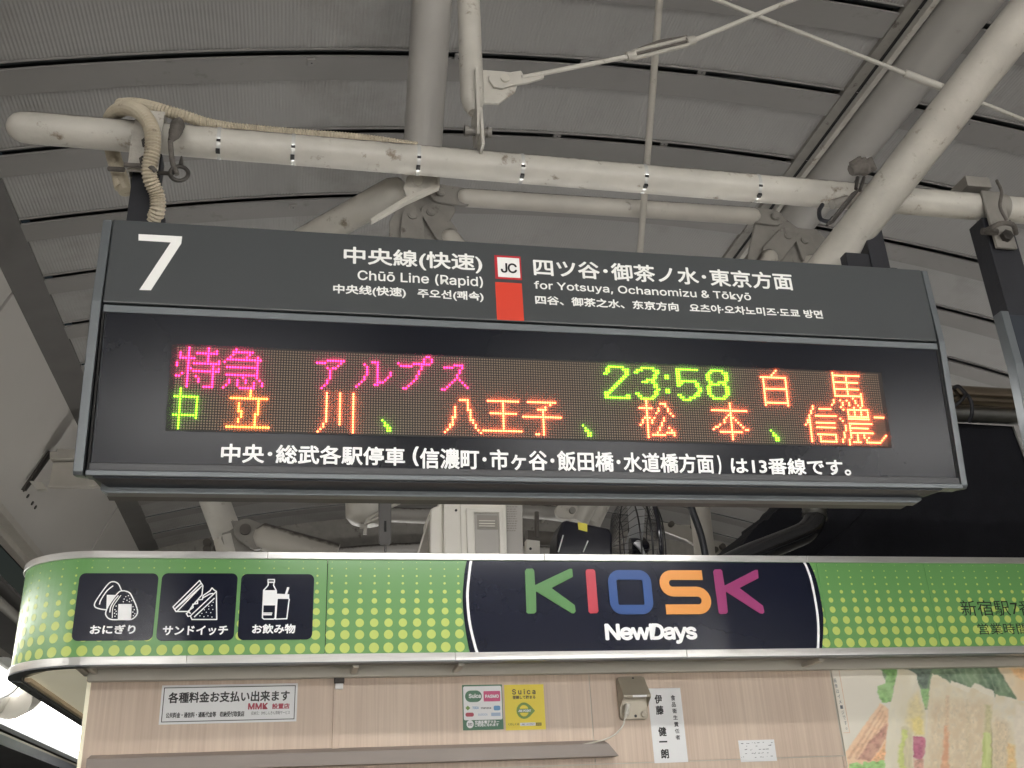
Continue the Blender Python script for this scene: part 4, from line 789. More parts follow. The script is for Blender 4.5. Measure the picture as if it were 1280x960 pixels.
# soffit and wall
WY = 4.255
b = MB(); b.add([(-1.06, 4.30, 2.236), (-.76, 4.02, 2.236), (6, 4.02, 2.236), (6, 4.28, 2.236), (-.76, 4.28, 2.236), (-.76, 7.6, 2.236), (-1.06, 7.6, 2.236)], [(0, 6, 5, 4, 3, 2, 1)]); b.build('soffit_sheet', M['soffit'], kiosk)
b = MB(); b.box((-.74, 4.03, 2.218), (6, 4.055, 2.238)); b.box((-.74, 4.10, 2.222), (6, 4.11, 2.238)); b.box((-.78, 4.215, 2.190), (6, 4.252, 2.236)); b.build('soffit_rail', M['frame'], kiosk, bevel=.003)
for u in (445, 575, 1005):
    x = atz(u, 828, 2.22).x; b = MB(); b.prism(Plane((x, 4.05, 2.216), (1, .0, 0), (.45, 1, 0)), [(-.012, 0), (.012, 0), (.012, .17), (-.012, .17)], -.016, 0); b.build('soffit_crossbar', M['frame'], kiosk, bevel=.002)
b = MB(); b.box((-.80, 4.02, 2.214), (-.775, 4.26, 2.236)); b.box((-.765, 4.02, 2.214), (-.745, 4.26, 2.232)); b.build('soffit_crossbar', M['frame'], kiosk, bevel=.003)
b = MB(); 
vs = [(-1.035, 4.36, 2.228), (-.82, 4.055, 2.228), (-.805, 4.05, 2.228), (-.805, 7.5, 2.228), (-1.035, 7.5, 2.228)]
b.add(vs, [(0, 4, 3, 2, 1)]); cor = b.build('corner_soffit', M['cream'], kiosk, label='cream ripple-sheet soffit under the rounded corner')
b = MB(); b.box((-1.068, 4.32, 2.205), (-1.038, 7.6, 2.232)); b.build('side_edge_channel', M['signframe'], kiosk, bevel=.002)
b = MB(); b.box((-1.036, 4.36, 2.212), (-1.012, 7.6, 2.230)); b.build('side_edge_strip', mat('cream_strip', (.72, .58, .42), .5), kiosk, bevel=.002)
for yy in (4.55, 4.75, 4.95, 5.2, 5.5, 5.9):
    b = MB(); b.tube((-1.053, yy, 2.2055), (-1.053, yy, 2.203), .006, 8); b.build('rivet', M['bolt'], kiosk)
WP = vert(WY)
xs = [-.772, WP.loc(421, 870)[0], WP.loc(738, 870)[0], WP.loc(1046, 890)[0]]
zlow = WP.loc(900, 950)[1]
b = MB(); b.box((xs[0] - .01, WY + .004, 0), (6.0, WY + 2.6, 2.22)); b.build('wall_core', M['frame'], kiosk)
for i in range(3):
    b = MB(); b.box((xs[i] + .002, WY, zlow + .002), (xs[i + 1] - .002, WY + .003, 2.2)); b.build('wall_panel', M['wood'], kiosk)
b = MB(); b.box((xs[0] + .002, WY, .4), (xs[3] - .01, WY + .003, zlow - .002)); b.build('wall_panel', M['wood'], kiosk)
b = MB(); b.box((xs[3] - .008, WY, .4), (6, WY + .003, zlow - .002)); b.build('wall_panel', M['wood'], kiosk)
b = MB(); b.box((xs[1] - .014, WY - .010, .9), (xs[1] + .012, WY, 2.16)); b.build('cover_strip', M['wood'], kiosk, bevel=.002)
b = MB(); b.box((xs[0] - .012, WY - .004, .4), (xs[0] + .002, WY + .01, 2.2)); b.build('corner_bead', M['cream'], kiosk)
x, z = WP.loc(424, 846); b = MB(); b.box((x - .02, WY - .028, z - .028), (x + .02, WY, z + .02)); b.build('pipe_clip', M['bolt'], kiosk, bevel=.004)
b = MB(); b.box((x - .016, WY - .02, z - .05), (x + .016, WY, z - .028)); b.build('strip_cap', M['whiteflat'], kiosk, bevel=.003)
# shutter housing along the wall
SY = 4.18
SP = vert(SY); sa = SP.loc(95, 944); sb = SP.loc(768, 930)
sh = MB(); zt_ = SP.loc(640, 933)[1]; ztb = SP.loc(640, 949)[1]
prof_ = [(0, 0)]; xa, xb = -.74, SP.loc(772, 940)[0]
sh.add([(xa, SY, ztb), (xb + .004, SY, ztb), (xb - .035, SY + .0, zt_), (xa, SY, zt_), (xa, WY, ztb), (xb + .004, WY, ztb), (xb - .035, WY, zt_ + .02), (xa, WY, zt_ + .02)],
       [(0, 1, 2, 3), (3, 2, 6, 7), (0, 4, 5, 1), (1, 5, 6, 2), (0, 3, 7, 4)])
sh.build('shutter_housing', mat('housing_taupe', (.235, .2, .178), .45, noise=.12, nscale=4, dirt=(.4, .36, .3), dscale=6, dth=.66), kiosk)

# ------------------------------------------------------------------ notices on the wall
def notice(nm, m, tl, br, label, cat='notice', rot=0, crop=(0, 0, 1), h=.001, Y=WY - .001):
    P0 = vert(Y); a = P0.loc(crop[0] + tl[0] / crop[2], crop[1] + tl[1] / crop[2]); c = P0.loc(crop[0] + br[0] / crop[2], crop[1] + br[1] / crop[2])
    pl = Plane(P0.P(a[0], c[1]), (1, 0, math.tan(rot)), (0, 0, 1)); w = c[0] - a[0]; hh = a[1] - c[1]
    b = MB(); b.pbox(pl, 0, 0, w, hh, 0, h); o = b.build(nm, m, None, label=label, cat=cat); return o, pl, w, hh
c3 = (190, 840, 6.4)
o, p_, w, hh = notice('payment_notice', M['paper'], (82, 108), (1155, 395), 'long white notice with black and dark red type on the wall under the food icons', crop=c3)
b = MB()
for (x0, y0, x1, y1) in ((.008, .008, w - .008, .011), (.008, hh - .011, w - .008, hh - .008), (.008, .008, .011, hh - .008), (w - .011, .008, w - .008, hh - .008)): b.pbox(p_, x0, y0, x1, y1, .0008, .0012)
b.build('border_line', M['ink'], o)
def tx(par, pl, s, tl, br, m, c, off=0, h=.0018, space=1.0, nm='lettering'):
    hh = (br[1] - tl[1]) / c[2] * .0036
    text(nm, pl, s, (c[0] + tl[0] / c[2], c[1] + tl[1] / c[2]), (c[0] + br[0] / c[2], c[1] + br[1] / c[2]), m, par, h=h, bold=off * hh * 1.6, space=space)
tx(o, p_, '各種料金お支払い出来ます', (135, 163), (1100, 232), M['ink'], c3, .02)
tx(o, p_, 'MMK', (770, 250), (925, 298), M['cardred'], c3, .035)
tx(o, p_, '設置店', (962, 252), (1100, 294), M['cardred'], c3, .02)
tx(o, p_, '公共料金・通信料・通販代金等　収納受付取扱店', (113, 325), (738, 356), M['ink'], c3, .02)
tx(o, p_, '収納元：SMSしんきん情報サービス', (795, 315), (1102, 338), M['ink'], c3, 0)
c4_ = (560, 840, 9.1429)
o, p_, w, hh = notice('ic_card_sticker', M['cardgreen'], (160, 150), (636, 655), 'small green sticker with rows of coloured transit card logos', 'sticker', crop=c4_)
def rr(par, pl, tl, br, r, m, c, h, nm='print'):
    a = pl.loc(c[0] + tl[0] / c[2], c[1] + tl[1] / c[2]); q = pl.loc(c[0] + br[0] / c[2], c[1] + br[1] / c[2])
    b = MB(); b.flat(pl, rrect(a[0], q[1], q[0], a[1], min(r, (q[0] - a[0]) / 2.01, (a[1] - q[1]) / 2.01)), h); return b.build(nm, m, par)
rr(o, p_, (172, 166), (622, 542), .006, M['paper'], c4_, .0014)
rr(o, p_, (192, 214), (388, 342), .03, M['cardgreen'], c4_, .0018); tx(o, p_, 'Suica', (235, 250), (375, 298), M['paper'], c4_, .03, .0022)
rr(o, p_, (404, 220), (598, 334), .003, M['cardpink'], c4_, .0018); tx(o, p_, 'PASMO', (422, 260), (580, 296), M['paper'], c4_, .04, .0022)
b = MB(); b.flat(p_, px(p_, [(225, 385), (254, 412), (225, 440), (198, 412)], c4_), .0018); b.build('print', M['cardolive'], o)
tx(o, p_, 'TOICA', (278, 396), (350, 424), M['cardblue'], c4_, .02); tx(o, p_, 'manaca', (376, 404), (492, 422), M['ink'], c4_, .02)
rr(o, p_, (520, 386), (598, 438), .006, M['cardblue'], c4_, .0018); rr(o, p_, (198, 466), (296, 510), .01, M['cardred'], c4_, .0018)
tx(o, p_, 'SUGOCA', (342, 476), (452, 498), M['cardpale'], c4_, .02); rr(o, p_, (492, 466), (600, 502), .001, M['cardpale'], c4_, .0018)
rr(o, p_, (210, 552), (294, 642), .03, M['paper'], c4_, .0014); tx(o, p_, 'IC', (228, 584), (278, 612), M['ink'], c4_, .03)
tx(o, p_, '交通系電子マネー', (304, 556), (586, 586), M['paper'], c4_, .03); tx(o, p_, 'ご利用になれます', (304, 590), (580, 620), M['paper'], c4_, .03)
o, p_, w, hh = notice('points_sticker', M['cardyellow'], (640, 148), (1118, 655), 'small yellow sticker with a round green emblem right of the green sticker', 'sticker', crop=c4_)
tx(o, p_, 'S u i c a', (730, 196), (1000, 254), M['ink'], c4_, .02); tx(o, p_, '登録して貯まる', (736, 272), (998, 306), M['ink'], c4_, .02)
b = MB(); b.flat(p_, px(p_, [(994, 443), (935, 380), (900, 355), (868, 348), (835, 355), (805, 378), (786, 412), (782, 443), (788, 475), (808, 508), (838, 530), (868, 538), (902, 530), (935, 508)], c4_), .0016); b.build('emblem', M['cardolive'], o)
def pxc(pl, u, v, c): return pl.loc(c[0] + u / c[2], c[1] + v / c[2])
b = MB(); cc = pxc(p_, 868, 443, c4_); b.flat(p_, arcp(cc[0], cc[1] + .004, .0185, 12, 168), .0022); b.flat(p_, arcp(cc[0], cc[1] - .004, .0185, 192, 348), .0022); b.build('emblem_disc', M['cardyellow'], o)
tx(o, p_, 'JRE POINT', (800, 432), (950, 456), M['paper'], c4_, .03, .0026)
tx(o, p_, 'くわしくは', (688, 584), (812, 610), M['ink'], c4_, .01); rr(o, p_, (822, 582), (1000, 612), .001, M['paper'], c4_, .0014); tx(o, p_, 'JRE POINT', (835, 590), (990, 606), M['ink'], c4_, .0, .0022); rr(o, p_, (1004, 580), (1068, 612), .001, M['ink'], c4_, .0014); tx(o, p_, '検索', (1010, 585), (1062, 608), M['cardyellow'], c4_, .0, .0022)
c5 = (740, 830, 7.3846)
o, p_, w, hh = notice('name_notice', M['paper'], (510, 226), (888, 905), 'tall white card with vertical black handwriting-style names beside the beige socket box', 'notice', crop=c5)
def vtext(par, pl, s, c, cells, m, off):
    for ch, (x0, y0, x1, y1) in zip(s, cells): tx(par, pl, ch, (x0, y0), (x1, y1), m, c, off, nm='character')
vtext(o, p_, '伊藤健一朗', c5, [(572, 284, 650, 366), (583, 386, 664, 468), (606, 582, 690, 666), (618, 712, 694, 724), (630, 786, 712, 872)], M['ink'], .02)
vtext(o, p_, '食品衛生責任者', c5, [(722, 286, 770, 338), (732, 352, 774, 396), (738, 412, 784, 456), (746, 474, 792, 514), (754, 534, 800, 580), (762, 598, 808, 640), (768, 656, 814, 698)], M['ink'], .012)
c6 = (900, 830, 3.3684)
o, p_, w, hh = notice('worn_label', M['paper'], (76, 322), (240, 408), 'small crinkled white label peeling near the lower edge of the wood panel', 'label', crop=c6)
b = MB(); rnd = random.Random(3)
for i in range(46):
    x = rnd.uniform(.004, w - .012); y = rnd.choice([.2, .38, .55, .72, .85]) * hh + rnd.uniform(-.002, .002); b.pbox(p_, x, y, x + rnd.uniform(.002, .010), y + .0022, .001, .0013)
b.build('faded_print', M['signframe'], o)

# socket box with plug and cable
d = thing('socket_box', 'champagne coloured outdoor socket box with an open flap and a plugged white cable', 'socket', WP.P(*WP.loc(790, 875)))
b = MB(); q = px(WP, [(228, 122), (455, 120), (480, 145), (490, 515), (262, 522), (222, 150)], c5); 
x0 = WP.loc(740 + 232 / 7.3846, 830 + 300 / 7.3846)[0]; x1 = WP.loc(740 + 488 / 7.3846, 830 + 300 / 7.3846)[0]; zz1 = WP.loc(740 + 345 / 7.3846, 830 + 121 / 7.3846)[1]; zz0 = WP.loc(740 + 370 / 7.3846, 830 + 520 / 7.3846)[1]
b.prism(WP, rrect(x0, zz0, x1, zz1, .016), 0, .022); b.build('back_plate', M['device'], d, bevel=.004)
zf = WP.loc(740 + 370 / 7.3846, 830 + 330 / 7.3846)[1]
b = MB(); b.add([(x0 + .002, WY - .02, zz1 - .004), (x1 - .002, WY - .02, zz1 - .004), (x1 + .004, WY - .07, zf + .01), (x0 + .006, WY - .07, zf + .01), (x0 + .006, WY - .068, zf), (x1 + .004, WY - .068, zf), (x1 - .002, WY - .02, zf - .035), (x0 + .002, WY - .02, zf - .035), (x0 + .010, WY - .06, zf + .012), (x1 - .002, WY - .06, zf + .012), (x1 - .008, WY - .02, zf + .03), (x0 + .008, WY - .02, zf + .03)],
             [(0, 1, 2, 3), (3, 2, 5, 4), (0, 3, 4, 7), (1, 6, 5, 2), (4, 5, 9, 8), (8, 9, 10, 11)]); b.build('rain_flap', M['device'], d, bevel=.002)
b = MB(); b.pbox(vert(WY - .0705), x0 + .045, zf + .001, x1 - .016, zf + .010, 0, .001); b.build('flap_label', M['whiteflat'], d)
x, z = WP.loc(740 + 460 / 7.3846, 830 + 472 / 7.3846); b = MB(); b.prism(WP, circ(x, z, .012, 16), .02, .032); b.build('screw_knob', M['device'], d, bevel=.003)
x, z = WP.loc(740 + 388 / 7.3846, 830 + 486 / 7.3846); b = MB(); b.prism(WP, circ(x, z, .006, 12), .021, .023); b.build('keyhole', M['ink'], d)
x, z = WP.loc(740 + 363 / 7.3846, 830 + 142 / 7.3846); b = MB(); b.prism(WP, circ(x, z, .005, 12), .021, .024); b.build('screw_hole', M['ink'], d)
b = MB(); b.path([at(784.5, 880, WY - .045), at(783, 893, WY - .045)], [.011, .010], 10); b.path([at(783, 893, WY - .045), at(781, 898, WY - .042)], [.008, .005], 10); b.build('plug', M['cable'], d)
b = MB(); b.path(smooth([at(781, 897, WY - .042), at(779, 906, WY - .04), at(770, 917, WY - .03), at(757, 924, WY - .03), at(742, 928, WY - .06), at(728, 931, WY - .07)], 8), .0032, 8); b.build('power_cable', M['cable'], d)

# ------------------------------------------------------------------ sandwich poster
PX0 = WP.loc(1038, 840)[0]
PP = vert(WY - .002)
b = MB(); b.pbox(PP, PX0 + .004, 1.2, PX0 + 2.4, 2.205, -.002, .001); po = b.build('sandwich_poster', M['posterbase'], None, label='large glossy poster of cut sandwiches with lettuce and filling on a cream ground', cat='poster')
import numpy as np
def vnoise(x, y, cell, seed):                    # smooth value noise
    r = np.random.RandomState(seed).rand(64, 64); gx = x / cell; gy = y / cell; ix = np.floor(gx).astype(int); iy = np.floor(gy).astype(int)
    fx = gx - ix; fy = gy - iy; fx = fx * fx * (3 - 2 * fx); fy = fy * fy * (3 - 2 * fy)
    g = lambda i, j: r[(iy + j) % 64, (ix + i) % 64]
    return (g(0, 0) * (1 - fx) + g(1, 0) * fx) * (1 - fy) + (g(0, 1) * (1 - fx) + g(1, 1) * fx) * fy - .5
def softpoly(X, Y, pts, soft):                   # signed distance to an outline, turned into a soft mask
    d = np.full(X.shape, 1e9); ins = np.zeros(X.shape, bool); n = len(pts)
    for i in range(n):
        (ax, ay), (bx, by) = pts[i], pts[(i + 1) % n]; vx, vy = bx - ax, by - ay
        t = np.clip(((X - ax) * vx + (Y - ay) * vy) / (vx * vx + vy * vy + 1e-9), 0, 1)
        d = np.minimum(d, np.hypot(X - ax - t * vx, Y - ay - t * vy))
        c = ((ay > Y) != (by > Y)) & (X < (bx - ax) * (Y - ay) / (by - ay + 1e-9) + ax); ins ^= c
    return np.clip(.5 + np.where(ins, d, -d) / soft, 0, 1)
# printed picture, colours laid per vertex of a fine sheet; outlines in pixels of a crop 5.12 times the photograph
GW, GH = 430, 250
gu = np.linspace(30, 2200, GW); gv = np.linspace(20, 700, GH); U, V = np.meshgrid(gu, gv)
wx = vnoise(U, V, 26, 1) * 14 + vnoise(U, V, 9, 2) * 7; wy = vnoise(U, V, 26, 3) * 14 + vnoise(U, V, 9, 4) * 7
col = np.ones(U.shape + (3,)) * np.array([.80, .755, .655]); col *= (1 + .04 * vnoise(U, V, 160, 5) - .05 * (V / 700))[..., None]
def lay(pts, c, soft=3, warp=1.0, tex=.08, cell=14, a=1.0, seed=9, c2=None, vs=1.0):
    global col
    m = softpoly(U + wx * warp, V + wy * warp, pts, soft) * a
    n1 = vnoise(U, V * vs, cell, seed) + .6 * vnoise(U, V * vs, cell / 2.3, seed + 1)
    cc = np.array(c) * (1 + tex * 2 * n1)[..., None]
    if c2 is not None: t = np.clip(.5 + 1.3 * vnoise(U, V * vs, cell * 2.2, seed + 2) + .5 * n1, 0, 1)[..., None]; cc = cc * (1 - t) + np.array(c2) * t
    col = col * (1 - m[..., None]) + cc * m[..., None]
lay([(345, 0), (1230, 0), (1230, 240), (1060, 210), (640, 300), (560, 60), (450, 250), (400, 130)], (.13, .20, .13), 3, .8, .35, 40, 1, 11, (.26, .36, .22))
for k in range(9): lay([(760 + 45 * k, 20), (770 + 45 * k, 20), (850 + 42 * k, 180), (845 + 42 * k, 185)], (.42, .50, .36), 14, 1.5, .1, 20, .55, 30 + k)
lay([(540, 30), (690, 30), (660, 150), (640, 180), (600, 100)], (.16, .21, .17), 8, .6, .3, 18, .9, 12)
lay([(350, 25), (472, 25), (455, 130), (440, 180), (430, 240), (380, 255), (345, 215), (345, 135), (385, 130), (400, 70)], (.24, .47, .16), 3, 1, .3, 22, 1, 13, (.40, .62, .28))
lay([(600, 160), (670, 165), (662, 290), (640, 280)], (.30, .50, .22), 4, .8, .2, 12, 1, 15)
lay([(1110, 20), (1700, 20), (1800, 300), (1240, 235)], (.82, .70, .52), 4, .4, .06, 60, 1, 17, (.80, .62, .40)); lay([(1190, 30), (1290, 20), (1330, 120), (1240, 90)], (.85, .52, .24), 16, 1, .2, 20, .8, 18)
lay([(130, 570), (360, 250), (412, 290), (400, 700), (140, 700)], (.83, .56, .36), 4, .5, .10, 16, 1, 19, (.86, .64, .44), 1)
for k in range(4): lay([(150 + 40 * k, 600), (372 + 8 * k, 268 + 30 * k), (378 + 8 * k, 272 + 30 * k), (165 + 40 * k, 610)], (.58, .33, .22), 8, .7, .2, 12, .6, 50 + k)
lay([(210, 610), (330, 450), (402, 380), (400, 470), (300, 620)], (.50, .25, .20), 8, .8, .3, 14, .9, 21, (.62, .36, .27)); lay([(300, 620), (395, 500), (395, 620)], (.82, .48, .26), 8, .8, .25, 12, .9, 23)
lay([(160, 640), (210, 625), (245, 650), (260, 628), (330, 625), (390, 615), (390, 720), (150, 720)], (.30, .55, .18), 4, .9, .25, 18, 1, 25, (.46, .70, .30))
lay([(470, 30), (545, 38), (590, 65), (610, 150), (650, 300), (640, 720), (385, 720), (398, 480), (425, 250), (460, 100)], (.80, .755, .62), 3, .55, .05, 26, 1, 27, (.76, .70, .54), .5)
lay([(545, 240), (600, 180), (640, 300), (640, 460), (560, 440), (520, 380)], (.76, .66, .36), 36, 1, .12, 18, .85, 29)
lay([(560, 350), (620, 330), (640, 450), (580, 460)], (.78, .66, .25), 22, 1, .12, 14, .8, 31)
lay([(500, 400), (560, 410), (570, 720), (470, 720), (490, 560)], (.66, .60, .40), 14, 1, .12, 14, .9, 33, None, .3); lay([(505, 420), (540, 430), (505, 560), (530, 720), (490, 720), (470, 560)], (.60, .68, .20), 12, 1.2, .15, 14, .8, 35)
lay([(568, 462), (645, 470), (652, 560), (630, 620), (570, 600)], (.50, .16, .24), 5, .8, .18, 16, 1, 37, (.58, .24, .30)); lay([(575, 610), (640, 610), (640, 720), (575, 720)], (.60, .34, .26), 8, 1, .3, 12, .9, 39)
lay([(690, 62), (745, 80), (810, 125), (1000, 160), (1085, 195), (1075, 720), (640, 720), (655, 480), (668, 200)], (.80, .735, .58), 3, .6, .05, 18, 1, 41, (.77, .68, .50))
lay([(680, 250), (1040, 240), (1050, 720), (655, 720)], (.77, .66, .49), 70, 1, .17, 9, .85, 43, (.70, .56, .38), .6)
lay([(965, 118), (1085, 175), (1085, 215), (935, 150)], (.84, .79, .66), 4, .7, .04, 18, 1, 45); lay([(815, 108), (935, 150), (930, 185), (810, 130)], (.83, .77, .64), 4, .7, .04, 18, 1, 46)
for (x0, x1, yy, c, w) in ((778, 800, 200, (.72, .56, .38), 10), (915, 925, 220, (.70, .60, .42), 12), (1030, 1068, 260, (.60, .56, .30), 14)): lay([(x0, yy), (x1, yy), (x1 + 4, 720), (x0 - 8, 720)], c, w, 1, .15, 12, .8, int(x0))
lay([(770, 400), (792, 400), (800, 720), (735, 720), (760, 540)], (.80, .50, .30), 12, 1, .25, 12, .9, 61, (.70, .36, .22))
lay([(1095, 195), (1180, 210), (1260, 240), (1400, 330), (1500, 720), (1075, 720), (1080, 330)], (.81, .76, .63), 3, .6, .05, 20, 1, 63, (.77, .68, .50)); lay([(1090, 330), (1180, 380), (1200, 720), (1080, 720)], (.72, .60, .42), 40, 1, .17, 9, .85, 65, None, .6)
lay([(1015, 440), (1060, 440), (1075, 500), (1070, 720), (1010, 720)], (.60, .68, .26), 8, .9, .12, 16, .95, 67, (.72, .76, .40), .3); lay([(1068, 360), (1078, 500), (1072, 720), (1066, 720)], (.36, .30, .14), 7, .6, .1, 12, .7, 69)
lay([(1170, 500), (1225, 520), (1240, 720), (1170, 720)], (.85, .58, .28), 16, 1, .2, 14, .9, 71, (.80, .66, .34)); lay([(1225, 250), (1400, 330), (1500, 720), (1235, 720), (1215, 420)], (.82, .745, .62), 16, .6, .06, 26, .9, 73)
for k in range(6): lay([(1450 + 120 * k, 120), (1530 + 120 * k, 90), (1560 + 120 * k, 720), (1440 + 120 * k, 720)], ((.80, .73, .57), (.60, .66, .30), (.78, .66, .44))[k % 3], 8, 1, .1, 16, 1, 80 + k)
e0 = [PP.loc(1030 + u / 5.12, 830 + v / 5.12) for u, v in ((30, 20), (2200, 20), (30, 700), (2200, 700))]
x_0 = PX0 + .006; x_1 = e0[1][0]; z_1 = 2.2; z_0 = e0[2][1]
# sheet vertices sit on a regular grid of the wall; each takes the picture colour that belongs there
NX, NZ = 420, 240; xs_ = np.linspace(x_0, x_1, NX); zs_ = np.linspace(z_0 - .02, z_1, NZ); XX, ZZ = np.meshgrid(xs_, zs_)
R_ = np.array(R3); wpt = np.stack([XX + PP.o.x, np.full(XX.shape, PP.o.y), ZZ + PP.o.z - CAM.z], -1); cv = wpt @ R_
uu = ((CX + FPX * cv[..., 0] / cv[..., 2]) - 1030) * 5.12; vv = ((CY + FPX * cv[..., 1] / cv[..., 2]) - 830) * 5.12
iu = np.clip((uu - 30) / (2170) * (GW - 1), 0, GW - 1.001); iv = np.clip((vv - 20) / 680 * (GH - 1), 0, GH - 1.001)
a_ = np.floor(iu).astype(int); b_ = np.floor(iv).astype(int); fu = (iu - a_)[..., None]; fv = (iv - b_)[..., None]
pc = (col[b_, a_] * (1 - fu) + col[b_, a_ + 1] * fu) * (1 - fv) + (col[b_ + 1, a_] * (1 - fu) + col[b_ + 1, a_ + 1] * fu) * fv
co = np.stack([XX, np.full(XX.shape, WY - .0036), ZZ], -1).reshape(-1, 3)
idx = np.arange(NX * NZ).reshape(NZ, NX); q4 = np.stack([idx[:-1, :-1], idx[:-1, 1:], idx[1:, 1:], idx[1:, :-1]], -1).reshape(-1, 4)
me = bpy.data.meshes.new('food_print'); me.from_pydata((co - np.array(po.location)[None]).tolist(), [], q4.tolist())
ca = me.color_attributes.new('print', 'FLOAT_COLOR', 'POINT'); ca.data.foreach_set('color', np.concatenate([np.clip(pc, 0, 1), np.ones(pc.shape[:2] + (1,))], -1).astype(np.float32).ravel())
mp_ = mat('printed_picture', (.8, .8, .8), .35); vc = mp_.node_tree.nodes.new('ShaderNodeVertexColor'); vc.layer_name = 'print'; mp_.node_tree.links.new(vc.outputs[0], mp_.node_tree.nodes['Principled BSDF'].inputs['Base Color'])
me.materials.append(mp_); fo = bpy.data.objects.new('food_print', me); C.objects.link(fo); fo.parent = po
PQ = vert(WY - .0042)
vtext(po, PQ, '画像はイメージです。', c6, [(476 + i * 5.6, 62 + i * 22.3, 490 + i * 5.6, 78 + i * 22.3) for i in range(9)] + [(528, 268, 536, 276)], M['signframe'], 0)
b = MB(); q = px(PP, [(496, 30), (546, 288)], c6); b.pbox(PQ, q[1][0] - .002, q[1][1], q[1][0], 2.2, .0, .0003); b.pbox(PQ, PX0 + .01, q[1][1] - .002, q[1][0], q[1][1], .0, .0003); b.build('note_rule', M['crust'], po)

# ------------------------------------------------------------------ things on and behind the kiosk roof
AY = 4.5
AP = vert(AY)
def aq(pts, c=(380, 600, 4)): return px(AP, pts, c)
ac = thing('ac_unit', 'beige outdoor air conditioner standing on the kiosk roof with a recessed grip panel', 'air conditioner', (.75, 4.7, 2.6))
b = MB(); b.prism(AP, aq([(700, 40), (1012, 45), (1016, 400), (700, 400)]), -.32, 0); b.build('casing', M['ac'], ac, bevel=.008)
b = MB(); b.prism(AP, aq([(634, 140), (652, 128), (680, 118), (698, 84), (703, 400), (632, 400)]), -.30, -.02); b.build('corner_cover', M['ac'], ac, bevel=.010)
b = MB(); b.prism(AP, aq([(700, 40), (722, 40), (740, 90), (706, 230), (701, 400), (697, 400)]), -.02, .006); b.build('edge_fold', M['ac'], ac, bevel=.003)
b = MB(); b.prism(AP, aq([(778, 112), (1008, 118), (1014, 400), (786, 400)]), 0, .010); b.build('front_plate', M['ac'], ac, bevel=.004)
b = MB(); 
for q in ([(806, 150), (846, 150), (852, 400), (815, 400)], [(806, 148), (985, 150), (990, 172), (846, 170)], [(970, 160), (990, 160), (994, 400), (976, 400)]): b.prism(AP, aq(q), .008, .024)
b.build('grip_frame', M['ac'], ac, bevel=.004)
b = MB(); b.prism(AP, aq([(850, 170), (972, 172), (976, 400), (856, 400)]), .008, .012); b.build('grip_recess', M['acgrey'], ac)
b = MB(); b.prism(AP, aq([(862, 180), (966, 182), (968, 252), (864, 250)]), .012, .015); b.build('vent_plate', M['acdark'], ac)
b = MB()
for i in range(3): b.prism(AP, aq([(872, 207 + 13 * i), (952, 208 + 13 * i), (952, 212 + 13 * i), (872, 211 + 13 * i)]), .015, .019)
b.build('louvre', M['ac'], ac)
b = MB(); b.prism(AP, circ(*aq([(760, 152)])[0], .006, 12), -.001, .004); b.build('screw', M['ink'], ac)
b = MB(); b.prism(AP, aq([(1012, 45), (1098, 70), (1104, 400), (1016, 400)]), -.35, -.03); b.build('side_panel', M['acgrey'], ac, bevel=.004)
b = MB(); rnd = random.Random(5)
for i in range(11):
    y0 = 122 + i * 12; x0 = 1020
    while x0 < 1066:
        ww = rnd.uniform(4, 13); b.prism(AP, aq([(x0, y0), (x0 + ww, y0), (x0 + ww, y0 + 5), (x0, y0 + 5)]), -.03, -.028); x0 += ww + 3
b.build('rating_print', M['acdark'], ac)
b = MB(); b.prism(AP, aq([(630, 165), (636, 165), (566, 400), (555, 400)]), -.05, -.03); b.build('stay_bar', M['beam'], ac)
b = MB(); b.prism(AP, aq([(636, 170), (636, 400), (566, 400)]), -.10, -.08); b.build('side_mesh', M['acdark'], ac)
# grey drop plate and white drum left of the AC
gp = thing('hanging_plate', 'flat dark grey hanging plate with a slot, left of the air conditioner', 'bracket', at(482, 640, 4.6)); P6 = vert(4.6)
b = MB(); b.prism(P6, px(P6, [(372, 60), (436, 60), (436, 310), (424, 326), (384, 326), (374, 310)], (380, 600, 4)), -.01, .01); b.prism(P6, px(P6, [(398, 326), (412, 326), (414, 362), (402, 362)], (380, 600, 4)), -.004, .004); b.build('plate', mat('grey_plate', (.115, .11, .105), .55, noise=.15), gp, bevel=.003)
b = MB(); b.prism(P6, px(P6, [(400, 208), (411, 208), (411, 262), (400, 262)], (380, 600, 4)), .009, .012); b.build('slot', M['seam'], gp)
dr = thing('lamp_drum', 'white drum-shaped fitting with a rounded foot hanging left of the grey plate', 'fitting', at(457, 640, 5.6))
t0 = at(460, 590, 5.6); t1 = at(460, 646, 5.6); b = MB(); b.path([t0, t1, t1 + (t1 - t0) * .12, t1 + (t1 - t0) * .19], [.135, .125, .10, .05], 24); b.build('drum_body', M['tube'], dr)
b = MB(); b.path([at(456, 668, 5.5), at(458, 650, 5.5), at(475, 640, 5.45), at(518, 619, 5.3)], .010, 8); b.path([at(456, 655, 5.45), at(476, 646, 5.4)], .008, 8); b.tube(at(450, 657, 5.5), at(457, 658, 5.5), .018, 8); b.build('stay_wire', M['tube'], dr)
